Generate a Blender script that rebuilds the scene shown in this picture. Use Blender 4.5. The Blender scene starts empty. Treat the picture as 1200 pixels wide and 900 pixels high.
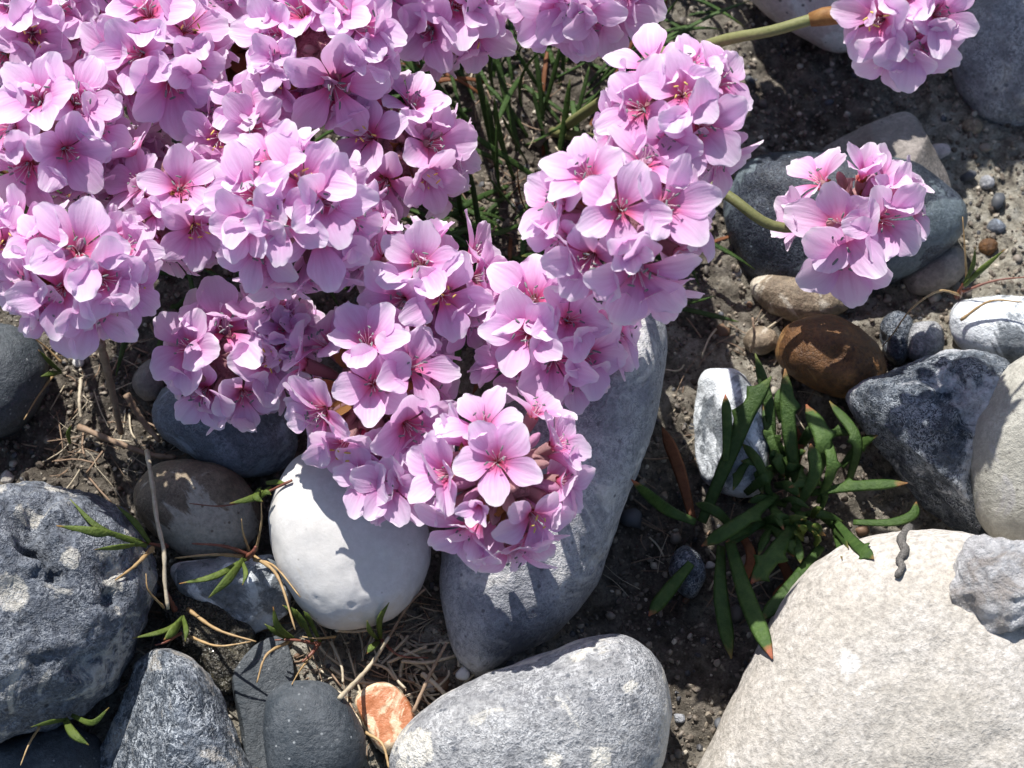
import bpy, bmesh, math, random
import numpy as np
from mathutils import Vector, Matrix, Quaternion
random.seed(11); RNG = np.random.default_rng(11)
R = math.radians
MM = 0.001
scene = bpy.context.scene
COL = scene.collection

# ------------------------------------------------------------------ camera, sky, sun, exposure
PW, PH = 1200, 900                       # the photograph's own pixels, used to survey the place
TGT = Vector((0, 0, 0.012)); DIST = 0.280; PITCH = R(62); HFOV = R(30)
CAM = TGT + DIST * Vector((0, -math.cos(PITCH), math.sin(PITCH)))
cd = bpy.data.cameras.new('camera'); cam = bpy.data.objects.new('camera', cd); COL.objects.link(cam)
cam.location = CAM
cam.rotation_euler = (TGT - CAM).to_track_quat('-Z', 'Y').to_euler()
cd.sensor_width = 36; cd.lens = 18 / math.tan(HFOV / 2); cd.clip_start = 0.01; cd.clip_end = 200
cd.dof.use_dof = True; cd.dof.focus_distance = 0.264; cd.dof.aperture_fstop = 45.0
scene.camera = cam
SUN_EL, SUN_AZ = R(56), R(-25)           # azimuth from +Y towards +X
SUNV = Vector((math.sin(SUN_AZ) * math.cos(SUN_EL), math.cos(SUN_AZ) * math.cos(SUN_EL), math.sin(SUN_EL)))
w = bpy.data.worlds.new('World'); scene.world = w; w.use_nodes = True
wn = w.node_tree.nodes; wl = w.node_tree.links
sky = wn.new('ShaderNodeTexSky'); sky.sky_type = 'NISHITA'; sky.sun_disc = False
sky.sun_elevation = SUN_EL; sky.sun_rotation = SUN_AZ
wl.new(sky.outputs[0], wn['Background'].inputs[0]); wn['Background'].inputs[1].default_value = 0.085
sd = bpy.data.lights.new('sun', 'SUN'); sd.energy = 5.0; sd.angle = R(0.5); sd.color = (1.0, 0.965, 0.915)
sun = bpy.data.objects.new('sun', sd); COL.objects.link(sun)
sun.rotation_euler = SUNV.to_track_quat('Z', 'Y').to_euler(); sun.location = (0, 1, 2)
vs = scene.view_settings
vs.view_transform = 'Standard'; vs.look = 'None'; vs.exposure = 0.6; vs.gamma = 1.0; vs.use_curve_mapping = False
scene.render.engine = 'CYCLES'
scene.cycles.max_bounces = 6; scene.cycles.transmission_bounces = 5; scene.cycles.diffuse_bounces = 4
scene.cycles.use_denoising = True

# ------------------------------------------------------------------ survey helpers
CR = cam.rotation_euler.to_matrix() @ Vector((1, 0, 0))
CU = cam.rotation_euler.to_matrix() @ Vector((0, 1, 0))
CF = cam.rotation_euler.to_matrix() @ Vector((0, 0, -1))
TH = math.tan(HFOV / 2)
def ray(px, py):
    x = (px / PW - 0.5) * 2 * TH; y = -(py / PH - 0.5) * 2 * TH * PH / PW
    return (CF + CR * x + CU * y).normalized()
def at(px, py, zmm):
    d = ray(px, py); return CAM + d * ((zmm * MM - CAM.z) / d.z)
def pxm(p):                                # metres spanned by one photograph pixel at point p
    return (p - CAM).dot(CF) * 2 * TH / PW

# ------------------------------------------------------------------ noise
def _h(i, j, k, s):
    n = (i * 374761393 + j * 668265263 + k * 2147483647 + s * 1274126177) & 0xFFFFFFFF
    n = ((n ^ (n >> 13)) * 1274126177) & 0xFFFFFFFF
    n = ((n ^ (n >> 16)) * 2246822519) & 0xFFFFFFFF
    return ((n ^ (n >> 15)) & 0xFFFFFF) / float(0xFFFFFF)
def vnoise(p, s=0):
    f = np.floor(p).astype(np.int64); t = p - f; t = t * t * t * (t * (t * 6 - 15) + 10)
    i, j, k = f[:, 0], f[:, 1], f[:, 2]; a, b, c = t[:, 0], t[:, 1], t[:, 2]
    def L(u, v, q): return u + (v - u) * q
    x00 = L(_h(i, j, k, s), _h(i + 1, j, k, s), a); x10 = L(_h(i, j + 1, k, s), _h(i + 1, j + 1, k, s), a)
    x01 = L(_h(i, j, k + 1, s), _h(i + 1, j, k + 1, s), a); x11 = L(_h(i, j + 1, k + 1, s), _h(i + 1, j + 1, k + 1, s), a)
    return L(L(x00, x10, b), L(x01, x11, b), c) * 2 - 1
def fbm(p, s=0, o=4):
    v = 0; a = 1.0; q = p.copy()
    for n in range(o):
        v = v + a * vnoise(q, s + n * 17); a *= 0.5; q = q * 2.03 + 7.1
    return v

# ------------------------------------------------------------------ materials
class NT:
    def __init__(self, name):
        self.m = bpy.data.materials.new(name); self.m.use_nodes = True
        self.n = self.m.node_tree.nodes; self.l = self.m.node_tree.links
        self.b = self.n['Principled BSDF']; self.out = self.n['Material Output']
    def node(self, t, **kw):
        n = self.n.new(t)
        for k, v in kw.items(): setattr(n, k, v)
        return n
    def link(self, a, b): self.l.new(a, b)
    def coord(self, out='Object', scale=1000.0):
        tc = self.node('ShaderNodeTexCoord'); mp = self.node('ShaderNodeMapping'); mp.inputs['Scale'].default_value = (scale,) * 3
        self.link(tc.outputs[out], mp.inputs['Vector']); return mp.outputs[0]
    def noise(self, vec, scale, detail=4, rough=0.6, dist=0.0):
        n = self.node('ShaderNodeTexNoise'); n.inputs['Scale'].default_value = scale; n.inputs['Detail'].default_value = detail
        n.inputs['Roughness'].default_value = rough; n.inputs['Distortion'].default_value = dist; self.link(vec, n.inputs['Vector']); return n.outputs['Fac']
    def voro(self, vec, scale, feature='F1', out='Distance', rand=1.0):
        n = self.node('ShaderNodeTexVoronoi', feature=feature); n.inputs['Scale'].default_value = scale; n.inputs['Randomness'].default_value = rand
        self.link(vec, n.inputs['Vector']); return n.outputs[out]
    def ramp(self, fac, stops, interp='LINEAR'):
        r = self.node('ShaderNodeValToRGB'); cr = r.color_ramp; cr.interpolation = interp
        while len(cr.elements) < len(stops): cr.elements.new(0.5)
        for e, (p, c) in zip(cr.elements, stops):
            e.position = p; e.color = (c, c, c, 1) if isinstance(c, (int, float)) else (*c, 1)
        self.link(fac, r.inputs[0]); return r.outputs[0]
    def mix(self, fac, a, b, mode='MIX'):
        m = self.node('ShaderNodeMix', data_type='RGBA', blend_type=mode)
        for s, v in ((0, fac), (6, a), (7, b)):
            if isinstance(v, (int, float)): m.inputs[s].default_value = v
            elif isinstance(v, tuple): m.inputs[s].default_value = (*v, 1)
            else: self.link(v, m.inputs[s])
        return m.outputs[2]
    def math(self, op, a, b=0.0):
        m = self.node('ShaderNodeMath', operation=op)
        for s, v in ((0, a), (1, b)):
            if isinstance(v, (int, float)): m.inputs[s].default_value = v
            else: self.link(v, m.inputs[s])
        return m.outputs[0]
    def bump(self, h, dist, strength=1.0, prev=None):
        b = self.node('ShaderNodeBump'); b.inputs['Distance'].default_value = dist; b.inputs['Strength'].default_value = strength
        self.link(h, b.inputs['Height'])
        if prev is not None: self.link(prev, b.inputs['Normal'])
        return b.outputs[0]
    def base(self, c):
        if isinstance(c, tuple): self.b.inputs['Base Color'].default_value = (*c, 1)
        else: self.link(c, self.b.inputs['Base Color'])
    def set(self, **kw):
        for k, v in kw.items(): self.b.inputs[k.replace('_', ' ')].default_value = v

def stone_mat(name, dark, light, patch=None, patch_amt=0.5, mark=None, mark_amt=0.5, rough=0.6, bump=0.12, big=0.12, fine=1.4, speck=None, speck_amt=0.12, spec=0.4, grain=0.8):
    t = NT(name); v = t.coord()
    n1 = t.noise(v, big, 5, 0.65, 0.4)
    col = t.ramp(n1, [(0.38, dark), (0.62, light)])
    nf = t.noise(v, fine, 4, 0.75)                                  # mottling at the scale of the grain
    col = t.mix(t.ramp(nf, [(0.40, 0.8), (0.60, 0.0)]), col, t.mix(0.65, col, dark), 'MIX')
    if patch:
        n2 = t.noise(v, big * 0.8, 6, 0.68, 0.8)
        sp = t.node('ShaderNodeAttribute', attribute_name='spot'); n2 = t.math('ADD', n2, t.math('MULTIPLY', sp.outputs['Fac'], 0.22))
        col = t.mix(t.ramp(n2, [(patch_amt - 0.05, 0.0), (patch_amt, 0.9)]), col, patch)
    gm = t.ramp(nf, [(0.33, 0.5), (0.5, 0.92), (0.66, 1.3)]); col = t.mix(grain, col, t.mix(1.0, col, gm, 'MULTIPLY'))
    n4 = t.noise(v, fine * 1.25, 3, 0.65, 0.9)
    if mark:                                                        # bruise marks from knocking about on the beach
        mk = t.ramp(n4, [(0.44, 0.0), (0.49, 1.0), (0.51, 1.0), (0.56, 0.0)])
        col = t.mix(t.math('MULTIPLY', mk, t.ramp(t.noise(v, big * 2.2, 3, 0.6), [(0.38, 0.1 * mark_amt), (0.6, mark_amt)])), col, mark)
    if speck:
        vo = t.voro(v, fine * 0.6)
        rc = t.voro(v, fine * 0.6, out='Color'); keep = t.ramp(rc, [(0.45, 0.0), (0.6, 1.0)])
        col = t.mix(t.math('MULTIPLY', keep, t.ramp(vo, [(speck_amt * 0.8, 0.85), (speck_amt + 0.1, 0.0)])), col, speck)
    t.base(col); t.set(Roughness=rough)
    t.b.inputs['Specular IOR Level'].default_value = spec
    hb = t.math('ADD', nf, t.math('MULTIPLY', n4, 0.5))
    t.link(t.bump(hb, bump * MM * 6, 1.0), t.b.inputs['Normal'])
    rr = t.ramp(nf, [(0.35, rough - 0.12), (0.65, min(1, rough + 0.15))]); t.link(rr, t.b.inputs['Roughness'])
    return t.m

M = {}
M['blue_grey'] = stone_mat('blue_grey_stone', (0.045, 0.056, 0.078), (0.20, 0.222, 0.26), (0.50, 0.48, 0.43), 0.625, (0.50, 0.53, 0.57), 0.5, 0.6, 0.2, 0.13, 0.9, (0.03, 0.035, 0.045), 0.16, grain=0.8)
M['chalk'] = stone_mat('white_chalk', (0.56, 0.545, 0.52), (0.63, 0.62, 0.605), (0.57, 0.54, 0.49), 0.62, (0.5, 0.46, 0.4), 0.1, 0.62, 0.008, 0.08, 0.9, (0.2, 0.18, 0.15), 0.025, 0.3, grain=0.12)
M['pale_grey'] = stone_mat('pale_grey_stone', (0.25, 0.26, 0.285), (0.46, 0.46, 0.475), (0.60, 0.59, 0.57), 0.58, (0.66, 0.66, 0.67), 0.55, 0.62, 0.12, 0.09, 1.0, (0.12, 0.12, 0.13), 0.12, grain=0.6)
M['mid_grey'] = stone_mat('mid_grey_stone', (0.20, 0.205, 0.22), (0.38, 0.38, 0.38), (0.60, 0.57, 0.50), 0.62, (0.66, 0.67, 0.68), 0.65, 0.58, 0.14, 0.12, 0.9, (0.09, 0.10, 0.12), 0.14, grain=0.7)
M['slate'] = stone_mat('dark_slate_pebble', (0.035, 0.045, 0.055), (0.085, 0.095, 0.105), None, 0.5, (0.2, 0.21, 0.22), 0.22, 0.6, 0.05, 0.1, 1.2, (0.33, 0.35, 0.36), 0.06, grain=0.5)
M['wedge'] = stone_mat('dark_flint_rind', (0.04, 0.052, 0.07), (0.17, 0.195, 0.23), (0.34, 0.32, 0.29), 0.6, (0.60, 0.64, 0.68), 0.8, 0.45, 0.2, 0.12, 0.7, grain=0.9)
M['cream'] = stone_mat('cream_limestone', (0.42, 0.39, 0.345), (0.53, 0.50, 0.465), (0.64, 0.625, 0.60), 0.655, (0.42, 0.37, 0.31), 0.35, 0.75, 0.055, 0.06, 1.05, (0.38, 0.34, 0.29), 0.1, 0.3, grain=0.75)
M['flint'] = stone_mat('dark_flint', (0.03, 0.04, 0.058), (0.13, 0.155, 0.185), (0.52, 0.53, 0.55), 0.60, (0.52, 0.56, 0.60), 0.8, 0.38, 0.16, 0.12, 1.1, grain=1.0)
M['olive'] = stone_mat('olive_grey_pebble', (0.29, 0.28, 0.24), (0.42, 0.41, 0.36), (0.33, 0.32, 0.31), 0.58, (0.5, 0.49, 0.43), 0.3, 0.55, 0.05, 0.08, 1.0, (0.12, 0.11, 0.10), 0.1, grain=0.4)
M['white_flint'] = stone_mat('white_and_grey_flint', (0.14, 0.16, 0.18), (0.36, 0.38, 0.40), (0.72, 0.76, 0.79), 0.53, (0.6, 0.6, 0.58), 0.3, 0.34, 0.06, 0.1, 0.8, grain=0.5)
M['orange'] = stone_mat('orange_brown_stone', (0.075, 0.033, 0.011), (0.21, 0.10, 0.032), (0.36, 0.21, 0.08), 0.62, (0.32, 0.16, 0.06), 0.3, 0.5, 0.07, 0.12, 1.2, (0.04, 0.018, 0.008), 0.14)
M['navy'] = stone_mat('navy_pebble', (0.010, 0.013, 0.022), (0.036, 0.043, 0.062), (0.12, 0.15, 0.165), 0.60, (0.20, 0.24, 0.28), 0.4, 0.42, 0.04, 0.1, 1.4, (0.14, 0.17, 0.21), 0.1, spec=0.3)
M['taupe'] = stone_mat('taupe_stone', (0.16, 0.14, 0.125), (0.28, 0.25, 0.23), None, 0.5, (0.38, 0.35, 0.32), 0.2, 0.6, 0.05, 0.1, 1.2, (0.08, 0.065, 0.06), 0.12, grain=0.5)
M['brown'] = stone_mat('brown_and_buff_stone', (0.15, 0.115, 0.08), (0.34, 0.27, 0.19), (0.52, 0.48, 0.40), 0.57, (0.48, 0.4, 0.28), 0.3, 0.55, 0.06, 0.12, 1.2, (0.12, 0.08, 0.05), 0.1, grain=0.6)
M['pinkish'] = stone_mat('pinkish_white_stone', (0.50, 0.42, 0.40), (0.66, 0.60, 0.57), (0.70, 0.69, 0.66), 0.57, None, 0, 0.6, 0.05, 0.1, 1.1, (0.04, 0.04, 0.045), 0.14, grain=0.3)
M['rust'] = stone_mat('rust_flint_chip', (0.44, 0.16, 0.07), (0.56, 0.28, 0.16), (0.66, 0.55, 0.38), 0.52, (0.42, 0.12, 0.05), 0.2, 0.35, 0.03, 0.22, 0.9, grain=0.3)
M['blue_slab'] = stone_mat('blue_grey_shade_stone', (0.10, 0.115, 0.14), (0.20, 0.22, 0.26), (0.32, 0.38, 0.46), 0.56, (0.42, 0.45, 0.5), 0.4, 0.6, 0.08, 0.1, 1.1, grain=0.7)
M['wet'] = stone_mat('glossy_dark_flint', (0.012, 0.011, 0.009), (0.045, 0.04, 0.03), (0.13, 0.115, 0.07), 0.58, (0.36, 0.32, 0.24), 0.5, 0.2, 0.22, 0.16, 0.9, None, 0, 0.6)

def quartz_mat():
    t = NT('smoky_quartz'); v = t.coord()
    n = t.noise(v, 0.25, 5, 0.6, 0.6)
    t.base(t.ramp(n, [(0.38, (0.50, 0.46, 0.43)), (0.5, (0.66, 0.65, 0.66)), (0.60, (0.88, 0.88, 0.90))]))
    t.set(Roughness=0.16, IOR=1.54); t.b.inputs['Transmission Weight'].default_value = 0.3
    t.link(t.bump(t.noise(v, 0.8, 6, 0.7), 1.6 * MM, 1.0), t.b.inputs['Normal'])
    return t.m
M['quartz'] = quartz_mat()

def soil_mat():
    t = NT('sandy_soil'); v = t.coord()
    big = t.noise(v, 0.045, 5, 0.6, 0.5); med = t.noise(v, 0.35, 6, 0.7); fine = t.noise(v, 2.2, 5, 0.75)
    sand = t.ramp(med, [(0.36, (0.19, 0.17, 0.14)), (0.5, (0.41, 0.38, 0.31)), (0.62, (0.60, 0.57, 0.49))])
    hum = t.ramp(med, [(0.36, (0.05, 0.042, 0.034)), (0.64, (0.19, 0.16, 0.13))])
    col = t.mix(t.ramp(big, [(0.36, 0.0), (0.52, 1.0)]), hum, sand)
    # darker with leaf mould around the plants, plus shade painted into the soil
    at_ = t.node('ShaderNodeAttribute', attribute_name='humus_shade')
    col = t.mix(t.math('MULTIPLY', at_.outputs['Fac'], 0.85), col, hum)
    col = t.mix(t.ramp(fine, [(0.38, 0.75), (0.52, 0.0)]), col, t.mix(0.5, col, (0.02, 0.016, 0.013)))
    col = t.mix(t.ramp(t.voro(v, 1.1), [(0.1, 0.4), (0.25, 0.0)]), col, (0.42, 0.38, 0.31))
    t.base(col); t.set(Roughness=0.95); t.b.inputs['Specular IOR Level'].default_value = 0.15
    t.link(t.bump(t.math('ADD', fine, med), 1.0 * MM, 1.0), t.b.inputs['Normal'])
    return t.m
M['soil'] = soil_mat()

def grain_mat(name, stops, rough=0.6):
    t = NT(name); g = t.node('ShaderNodeNewGeometry')
    t.base(t.ramp(g.outputs['Random Per Island'], stops, 'CONSTANT')); t.set(Roughness=rough); return t.m
M['grain'] = grain_mat('sand_grains', [(0.0, (0.07, 0.055, 0.042)), (0.3, (0.14, 0.115, 0.09)), (0.6, (0.23, 0.195, 0.15)), (0.86, (0.40, 0.36, 0.29)), (0.93, (0.05, 0.05, 0.055))])
M['gravel'] = grain_mat('gravel_bits', [(0.0, (0.11, 0.095, 0.08)), (0.35, (0.20, 0.17, 0.14)), (0.6, (0.07, 0.075, 0.085)), (0.8, (0.32, 0.29, 0.24)), (0.92, (0.15, 0.09, 0.055))])

def petal_mat():
    t = NT('pink_petal')
    uv = t.node('ShaderNodeUVMap', uv_map='UVMap'); sx = t.node('ShaderNodeSeparateXYZ'); t.link(uv.outputs[0], sx.inputs[0])
    T, U = sx.outputs[0], sx.outputs[1]
    oi = t.node('ShaderNodeObjectInfo')
    col = t.ramp(T, [(0.0, (0.62, 0.07, 0.11)), (0.18, (0.77, 0.13, 0.30)), (0.33, (0.82, 0.33, 0.64)), (0.54, (0.87, 0.55, 0.83)), (0.85, (0.90, 0.69, 0.90)), (1.0, (0.95, 0.88, 0.95))])
    vm = t.node('ShaderNodeCombineXYZ')
    t.link(t.math('MULTIPLY', U, 7.0), vm.inputs[0]); t.link(t.math('MULTIPLY', T, 1.1), vm.inputs[1]); t.link(t.math('MULTIPLY', oi.outputs['Random'], 50.0), vm.inputs[2])
    vein = t.noise(vm.outputs[0], 1.6, 3, 0.55, 0.3)
    fade = t.ramp(T, [(0.1, 0.9), (0.75, 0.35), (1.0, 0.1)])
    col = t.mix(t.math('MULTIPLY', t.ramp(vein, [(0.42, 0.5), (0.55, 0.0)]), fade), col, (0.64, 0.22, 0.52))
    mid = t.ramp(t.math('ABSOLUTE', t.math('SUBTRACT', U, 0.5)), [(0.0, 0.5), (0.035, 0.25), (0.09, 0.0)])
    col = t.mix(t.math('MULTIPLY', mid, t.ramp(T, [(0.0, 1.0), (0.45, 0.7), (0.75, 0.0)])), col, (0.60, 0.12, 0.40))
    pal = t.math('MULTIPLY', t.ramp(oi.outputs['Random'], [(0.0, 0.0), (1.0, 0.42)]), t.ramp(T, [(0.3, 0.0), (0.7, 1.0)]))
    col = t.mix(pal, col, (0.90, 0.79, 0.92))
    t.base(col); t.set(Roughness=0.48); t.b.inputs['Specular IOR Level'].default_value = 0.35
    mot = t.noise(t.coord('Object', 14.0), 1.2, 4, 0.6)
    t.link(t.bump(t.math('ADD', vein, t.math('MULTIPLY', mot, 0.3)), 0.16 * MM, 0.7), t.b.inputs['Normal'])
    tr = t.node('ShaderNodeBsdfTranslucent'); t.link(t.mix(0.35, col, (0.98, 0.62, 0.90)), tr.inputs['Color'])
    ms = t.node('ShaderNodeMixShader'); ms.inputs[0].default_value = 0.46
    t.link(t.b.outputs[0], ms.inputs[1]); t.link(tr.outputs[0], ms.inputs[2]); t.link(ms.outputs[0], t.out.inputs['Surface'])
    return t.m
M['petal'] = petal_mat()

def simple(name, a, b, scale=1.0, rough=0.6, bump=0.1, trans=0.0, spec=0.4):
    t = NT(name); v = t.coord(); n = t.noise(v, scale, 5, 0.65, 0.3)
    c = t.ramp(n, [(0.3, a), (0.7, b)])
    oi = t.node('ShaderNodeObjectInfo')
    c = t.mix(t.math('MULTIPLY', oi.outputs['Random'], 0.35), c, tuple(x * 0.55 for x in a))
    t.base(c); t.set(Roughness=rough); t.b.inputs['Specular IOR Level'].default_value = spec
    t.link(t.bump(n, bump * MM, 0.8), t.b.inputs['Normal'])
    if trans:
        tr = t.node('ShaderNodeBsdfTranslucent'); t.link(c, tr.inputs['Color'])
        ms = t.node('ShaderNodeMixShader'); ms.inputs[0].default_value = trans
        t.link(t.b.outputs[0], ms.inputs[1]); t.link(tr.outputs[0], ms.inputs[2]); t.link(ms.outputs[0], t.out.inputs['Surface'])
    return t.m
M['throat'] = simple('red_throat', (0.58, 0.09, 0.10), (0.66, 0.18, 0.18), 3, 0.5, 0.05, 0.2)
M['calyx'] = simple('papery_calyx', (0.52, 0.26, 0.27), (0.70, 0.45, 0.44), 2.0, 0.6, 0.2, 0.35)
M['core'] = simple('dry_pink_brown_scales', (0.36, 0.16, 0.17), (0.60, 0.36, 0.36), 2.2, 0.8, 1.2, 0.15)
M['bud'] = simple('pink_bud', (0.58, 0.24, 0.42), (0.72, 0.42, 0.60), 1.5, 0.5, 0.1, 0.3)
M['filament'] = simple('pale_filament', (0.72, 0.55, 0.60), (0.8, 0.68, 0.70), 1, 0.4, 0.02)
M['anther_grey'] = simple('grey_anther', (0.13, 0.145, 0.15), (0.24, 0.26, 0.25), 4, 0.6, 0.05)
M['anther_yellow'] = simple('yellow_anther', (0.72, 0.50, 0.09), (0.80, 0.62, 0.2), 4, 0.6, 0.05)
M['stem'] = simple('downy_green_stem', (0.15, 0.16, 0.055), (0.22, 0.22, 0.09), 1.5, 0.6, 0.1, 0.1)
M['sheath'] = simple('brown_papery_sheath', (0.28, 0.12, 0.035), (0.50, 0.27, 0.09), 1.2, 0.6, 0.15, 0.35)
M['dry'] = simple('dry_brown_stalk', (0.19, 0.12, 0.075), (0.36, 0.26, 0.18), 0.8, 0.7, 0.2)
M['straw'] = simple('bleached_straw', (0.40, 0.33, 0.22), (0.60, 0.53, 0.41), 0.9, 0.6, 0.15)
M['golden'] = simple('golden_grass', (0.34, 0.21, 0.09), (0.58, 0.42, 0.22), 0.6, 0.5, 0.08, 0.15)
M['redstem'] = simple('red_runner', (0.13, 0.04, 0.03), (0.25, 0.10, 0.06), 0.8, 0.45, 0.06)
M['dead'] = simple('dead_rust_leaf', (0.15, 0.05, 0.018), (0.28, 0.11, 0.045), 0.8, 0.7, 0.2, 0.25)
M['twig'] = simple('weathered_twig', (0.06, 0.055, 0.05), (0.24, 0.225, 0.21), 2.2, 0.85, 0.8)
def leaf_mat(name, a, b, tip, tip_at=0.86, trans=0.25):
    t = NT(name); v = t.coord(); n = t.noise(v, 0.7, 5, 0.6)
    uv = t.node('ShaderNodeUVMap', uv_map='UVMap'); sx = t.node('ShaderNodeSeparateXYZ'); t.link(uv.outputs[0], sx.inputs[0])
    c = t.ramp(n, [(0.3, a), (0.7, b)])
    oi = t.node('ShaderNodeObjectInfo'); c = t.mix(t.math('MULTIPLY', oi.outputs['Random'], 0.5), c, tuple(x * 0.55 for x in a))
    c = t.mix(t.ramp(t.math('ADD', sx.outputs[0], t.math('MULTIPLY', t.math('SUBTRACT', n, 0.5), 0.25)), [(tip_at, 0.0), (min(1, tip_at + 0.1), 1.0)]), c, t.mix(oi.outputs['Random'], tip, b))
    t.base(c); t.set(Roughness=0.5); t.b.inputs['Specular IOR Level'].default_value = 0.3
    t.link(t.bump(t.noise(v, 1.6, 4, 0.7), 0.35 * MM, 0.8), t.b.inputs['Normal'])
    tr = t.node('ShaderNodeBsdfTranslucent'); t.link(c, tr.inputs['Color'])
    ms = t.node('ShaderNodeMixShader'); ms.inputs[0].default_value = trans
    t.link(t.b.outputs[0], ms.inputs[1]); t.link(tr.outputs[0], ms.inputs[2]); t.link(ms.outputs[0], t.out.inputs['Surface'])
    return t.m
M['plantain'] = leaf_mat('fleshy_green_leaf', (0.042, 0.09, 0.02), (0.095, 0.165, 0.04), (0.42, 0.12, 0.07), 0.88)
M['cushion'] = leaf_mat('narrow_green_leaf', (0.035, 0.075, 0.018), (0.075, 0.135, 0.032), (0.16, 0.15, 0.04), 0.93)
M['grass'] = leaf_mat('small_green_blade', (0.085, 0.135, 0.022), (0.165, 0.215, 0.05), (0.34, 0.15, 0.05), 0.88)

# ------------------------------------------------------------------ object helpers
def tag(o, label=None, cat=None, group=None, kind=None):
    if label: o['label'] = label
    if cat: o['category'] = cat
    if group: o['group'] = group
    if kind: o['kind'] = kind
    return o
def empty(name, loc):
    e = bpy.data.objects.new(name, None); e.empty_display_size = 0.004; e.location = loc; COL.objects.link(e); return e
def mesh(name, verts, faces, mats, smooth=True, uv=None, fmat=None):
    me = bpy.data.meshes.new(name)
    me.from_pydata([tuple(v) for v in verts], [], faces)
    for m in (mats if isinstance(mats, (list, tuple)) else [mats]): me.materials.append(m)
    if smooth: me.polygons.foreach_set('use_smooth', [True] * len(me.polygons))
    if fmat: me.polygons.foreach_set('material_index', fmat)
    if uv is not None:
        l = me.uv_layers.new(name='UVMap'); idx = np.zeros(len(me.loops), np.int32); me.loops.foreach_get('vertex_index', idx)
        l.data.foreach_set('uv', np.asarray(uv, np.float32)[idx].ravel())
    me.update(); return me
def np_mesh(name, V, F, mat, smooth=True):
    """numpy vertices and same-sized faces"""
    me = bpy.data.meshes.new(name); n = F.shape[1]
    me.vertices.add(len(V)); me.vertices.foreach_set('co', V.astype(np.float32).ravel())
    me.loops.add(F.size); me.loops.foreach_set('vertex_index', F.astype(np.int32).ravel())
    me.polygons.add(len(F)); me.polygons.foreach_set('loop_start', np.arange(0, F.size, n, dtype=np.int32))
    me.polygons.foreach_set('loop_total', np.full(len(F), n, np.int32))
    me.materials.append(mat); me.update(calc_edges=True)
    me.polygons.foreach_set('use_smooth', np.full(len(F), smooth)); me.validate(); return me
def link(name, me, parent=None, loc=None, mat4=None):
    o = bpy.data.objects.new(name, me); COL.objects.link(o)
    if parent: o.parent = parent
    if mat4 is not None: o.matrix_basis = mat4
    elif loc is not None: o.location = loc
    return o
_ico = {}
def ico(sub):
    if sub not in _ico:
        bm = bmesh.new(); bmesh.ops.create_icosphere(bm, subdivisions=sub, radius=1)
        V = np.array([v.co[:] for v in bm.verts]); F = np.array([[v.index for v in f.verts] for f in bm.faces]); bm.free()
        _ico[sub] = (V, F)
    return _ico[sub]
def spline(pts, n):
    """open Catmull-Rom through points"""
    P = [Vector(p) for p in pts]; P = [2 * P[0] - P[1]] + P + [2 * P[-1] - P[-2]]; out = []
    segs = len(P) - 3
    for i in range(n + 1):
        f = i / n * segs; k = min(int(f), segs - 1); t = f - k; a, b, c, d = P[k:k + 4]
        out.append(0.5 * ((2 * b) + (c - a) * t + (2 * a - 5 * b + 4 * c - d) * t * t + (3 * b - a - 3 * c + d) * t ** 3))
    return out
def tube(path, radii, sides=8):
    V, F, UV = [], [], []; n = len(path); up = Vector((0.3, 0.2, 1)).normalized()
    for i, p in enumerate(path):
        t = (path[min(i + 1, n - 1)] - path[max(i - 1, 0)]).normalized()
        a = t.cross(up); a = a.normalized() if a.length > 1e-6 else Vector((1, 0, 0)); b = t.cross(a)
        for s in range(sides):
            an = 2 * math.pi * s / sides; V.append(p + (a * math.cos(an) + b * math.sin(an)) * radii[i]); UV.append((i / (n - 1), s / sides))
    for i in range(n - 1):
        for s in range(sides):
            s2 = (s + 1) % sides; F.append((i * sides + s, i * sides + s2, (i + 1) * sides + s2, (i + 1) * sides + s))
    F.append(tuple(range(sides))[::-1]); F.append(tuple((n - 1) * sides + s for s in range(sides)))
    return V, F, UV
def strap(path, width, thick, facing, tip=0.12, teeth=(), base=0.6):
    """fleshy strap leaf: lens section swept along a path; teeth: (t, side) short lobes"""
    V, F, UV = [], [], []; n = len(path); S = 8
    for i, p in enumerate(path):
        t = i / (n - 1); d = (path[min(i + 1, n - 1)] - path[max(i - 1, 0)]).normalized()
        a = d.cross(facing); a = a.normalized() if a.length > 1e-6 else CR.copy(); b = a.cross(d)
        wv = width * (base + (1 - base) * min(1, t / 0.5)) * (1.0 if t < 1 - tip * 2.2 else max(0.10, 1 - ((t - (1 - tip * 2.2)) / (tip * 2.2)) ** 2) )
        prof = [(-1, 0), (-0.62, 0.75), (0, 0.55), (0.62, 0.75), (1, 0), (0.6, -0.8), (0, -1.0), (-0.6, -0.8)]
        for (x, y) in prof:
            e = 1.0
            for (tt, sd) in teeth:
                if x * sd > 0.5: e += 0.9 * math.exp(-((t - tt) / 0.035) ** 2)
            V.append(p + a * (x * wv * e * 0.5) + b * (y * thick * 0.5 * max(0.2, wv / width))); UV.append((t, 0.5 + x * 0.5))
    for i in range(n - 1):
        for s in range(S):
            s2 = (s + 1) % S; F.append((i * S + s, i * S + s2, (i + 1) * S + s2, (i + 1) * S + s))
    F.append(tuple(range(S))[::-1]); F.append(tuple((n - 1) * S + s for s in range(S)))
    return V, F, UV

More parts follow.
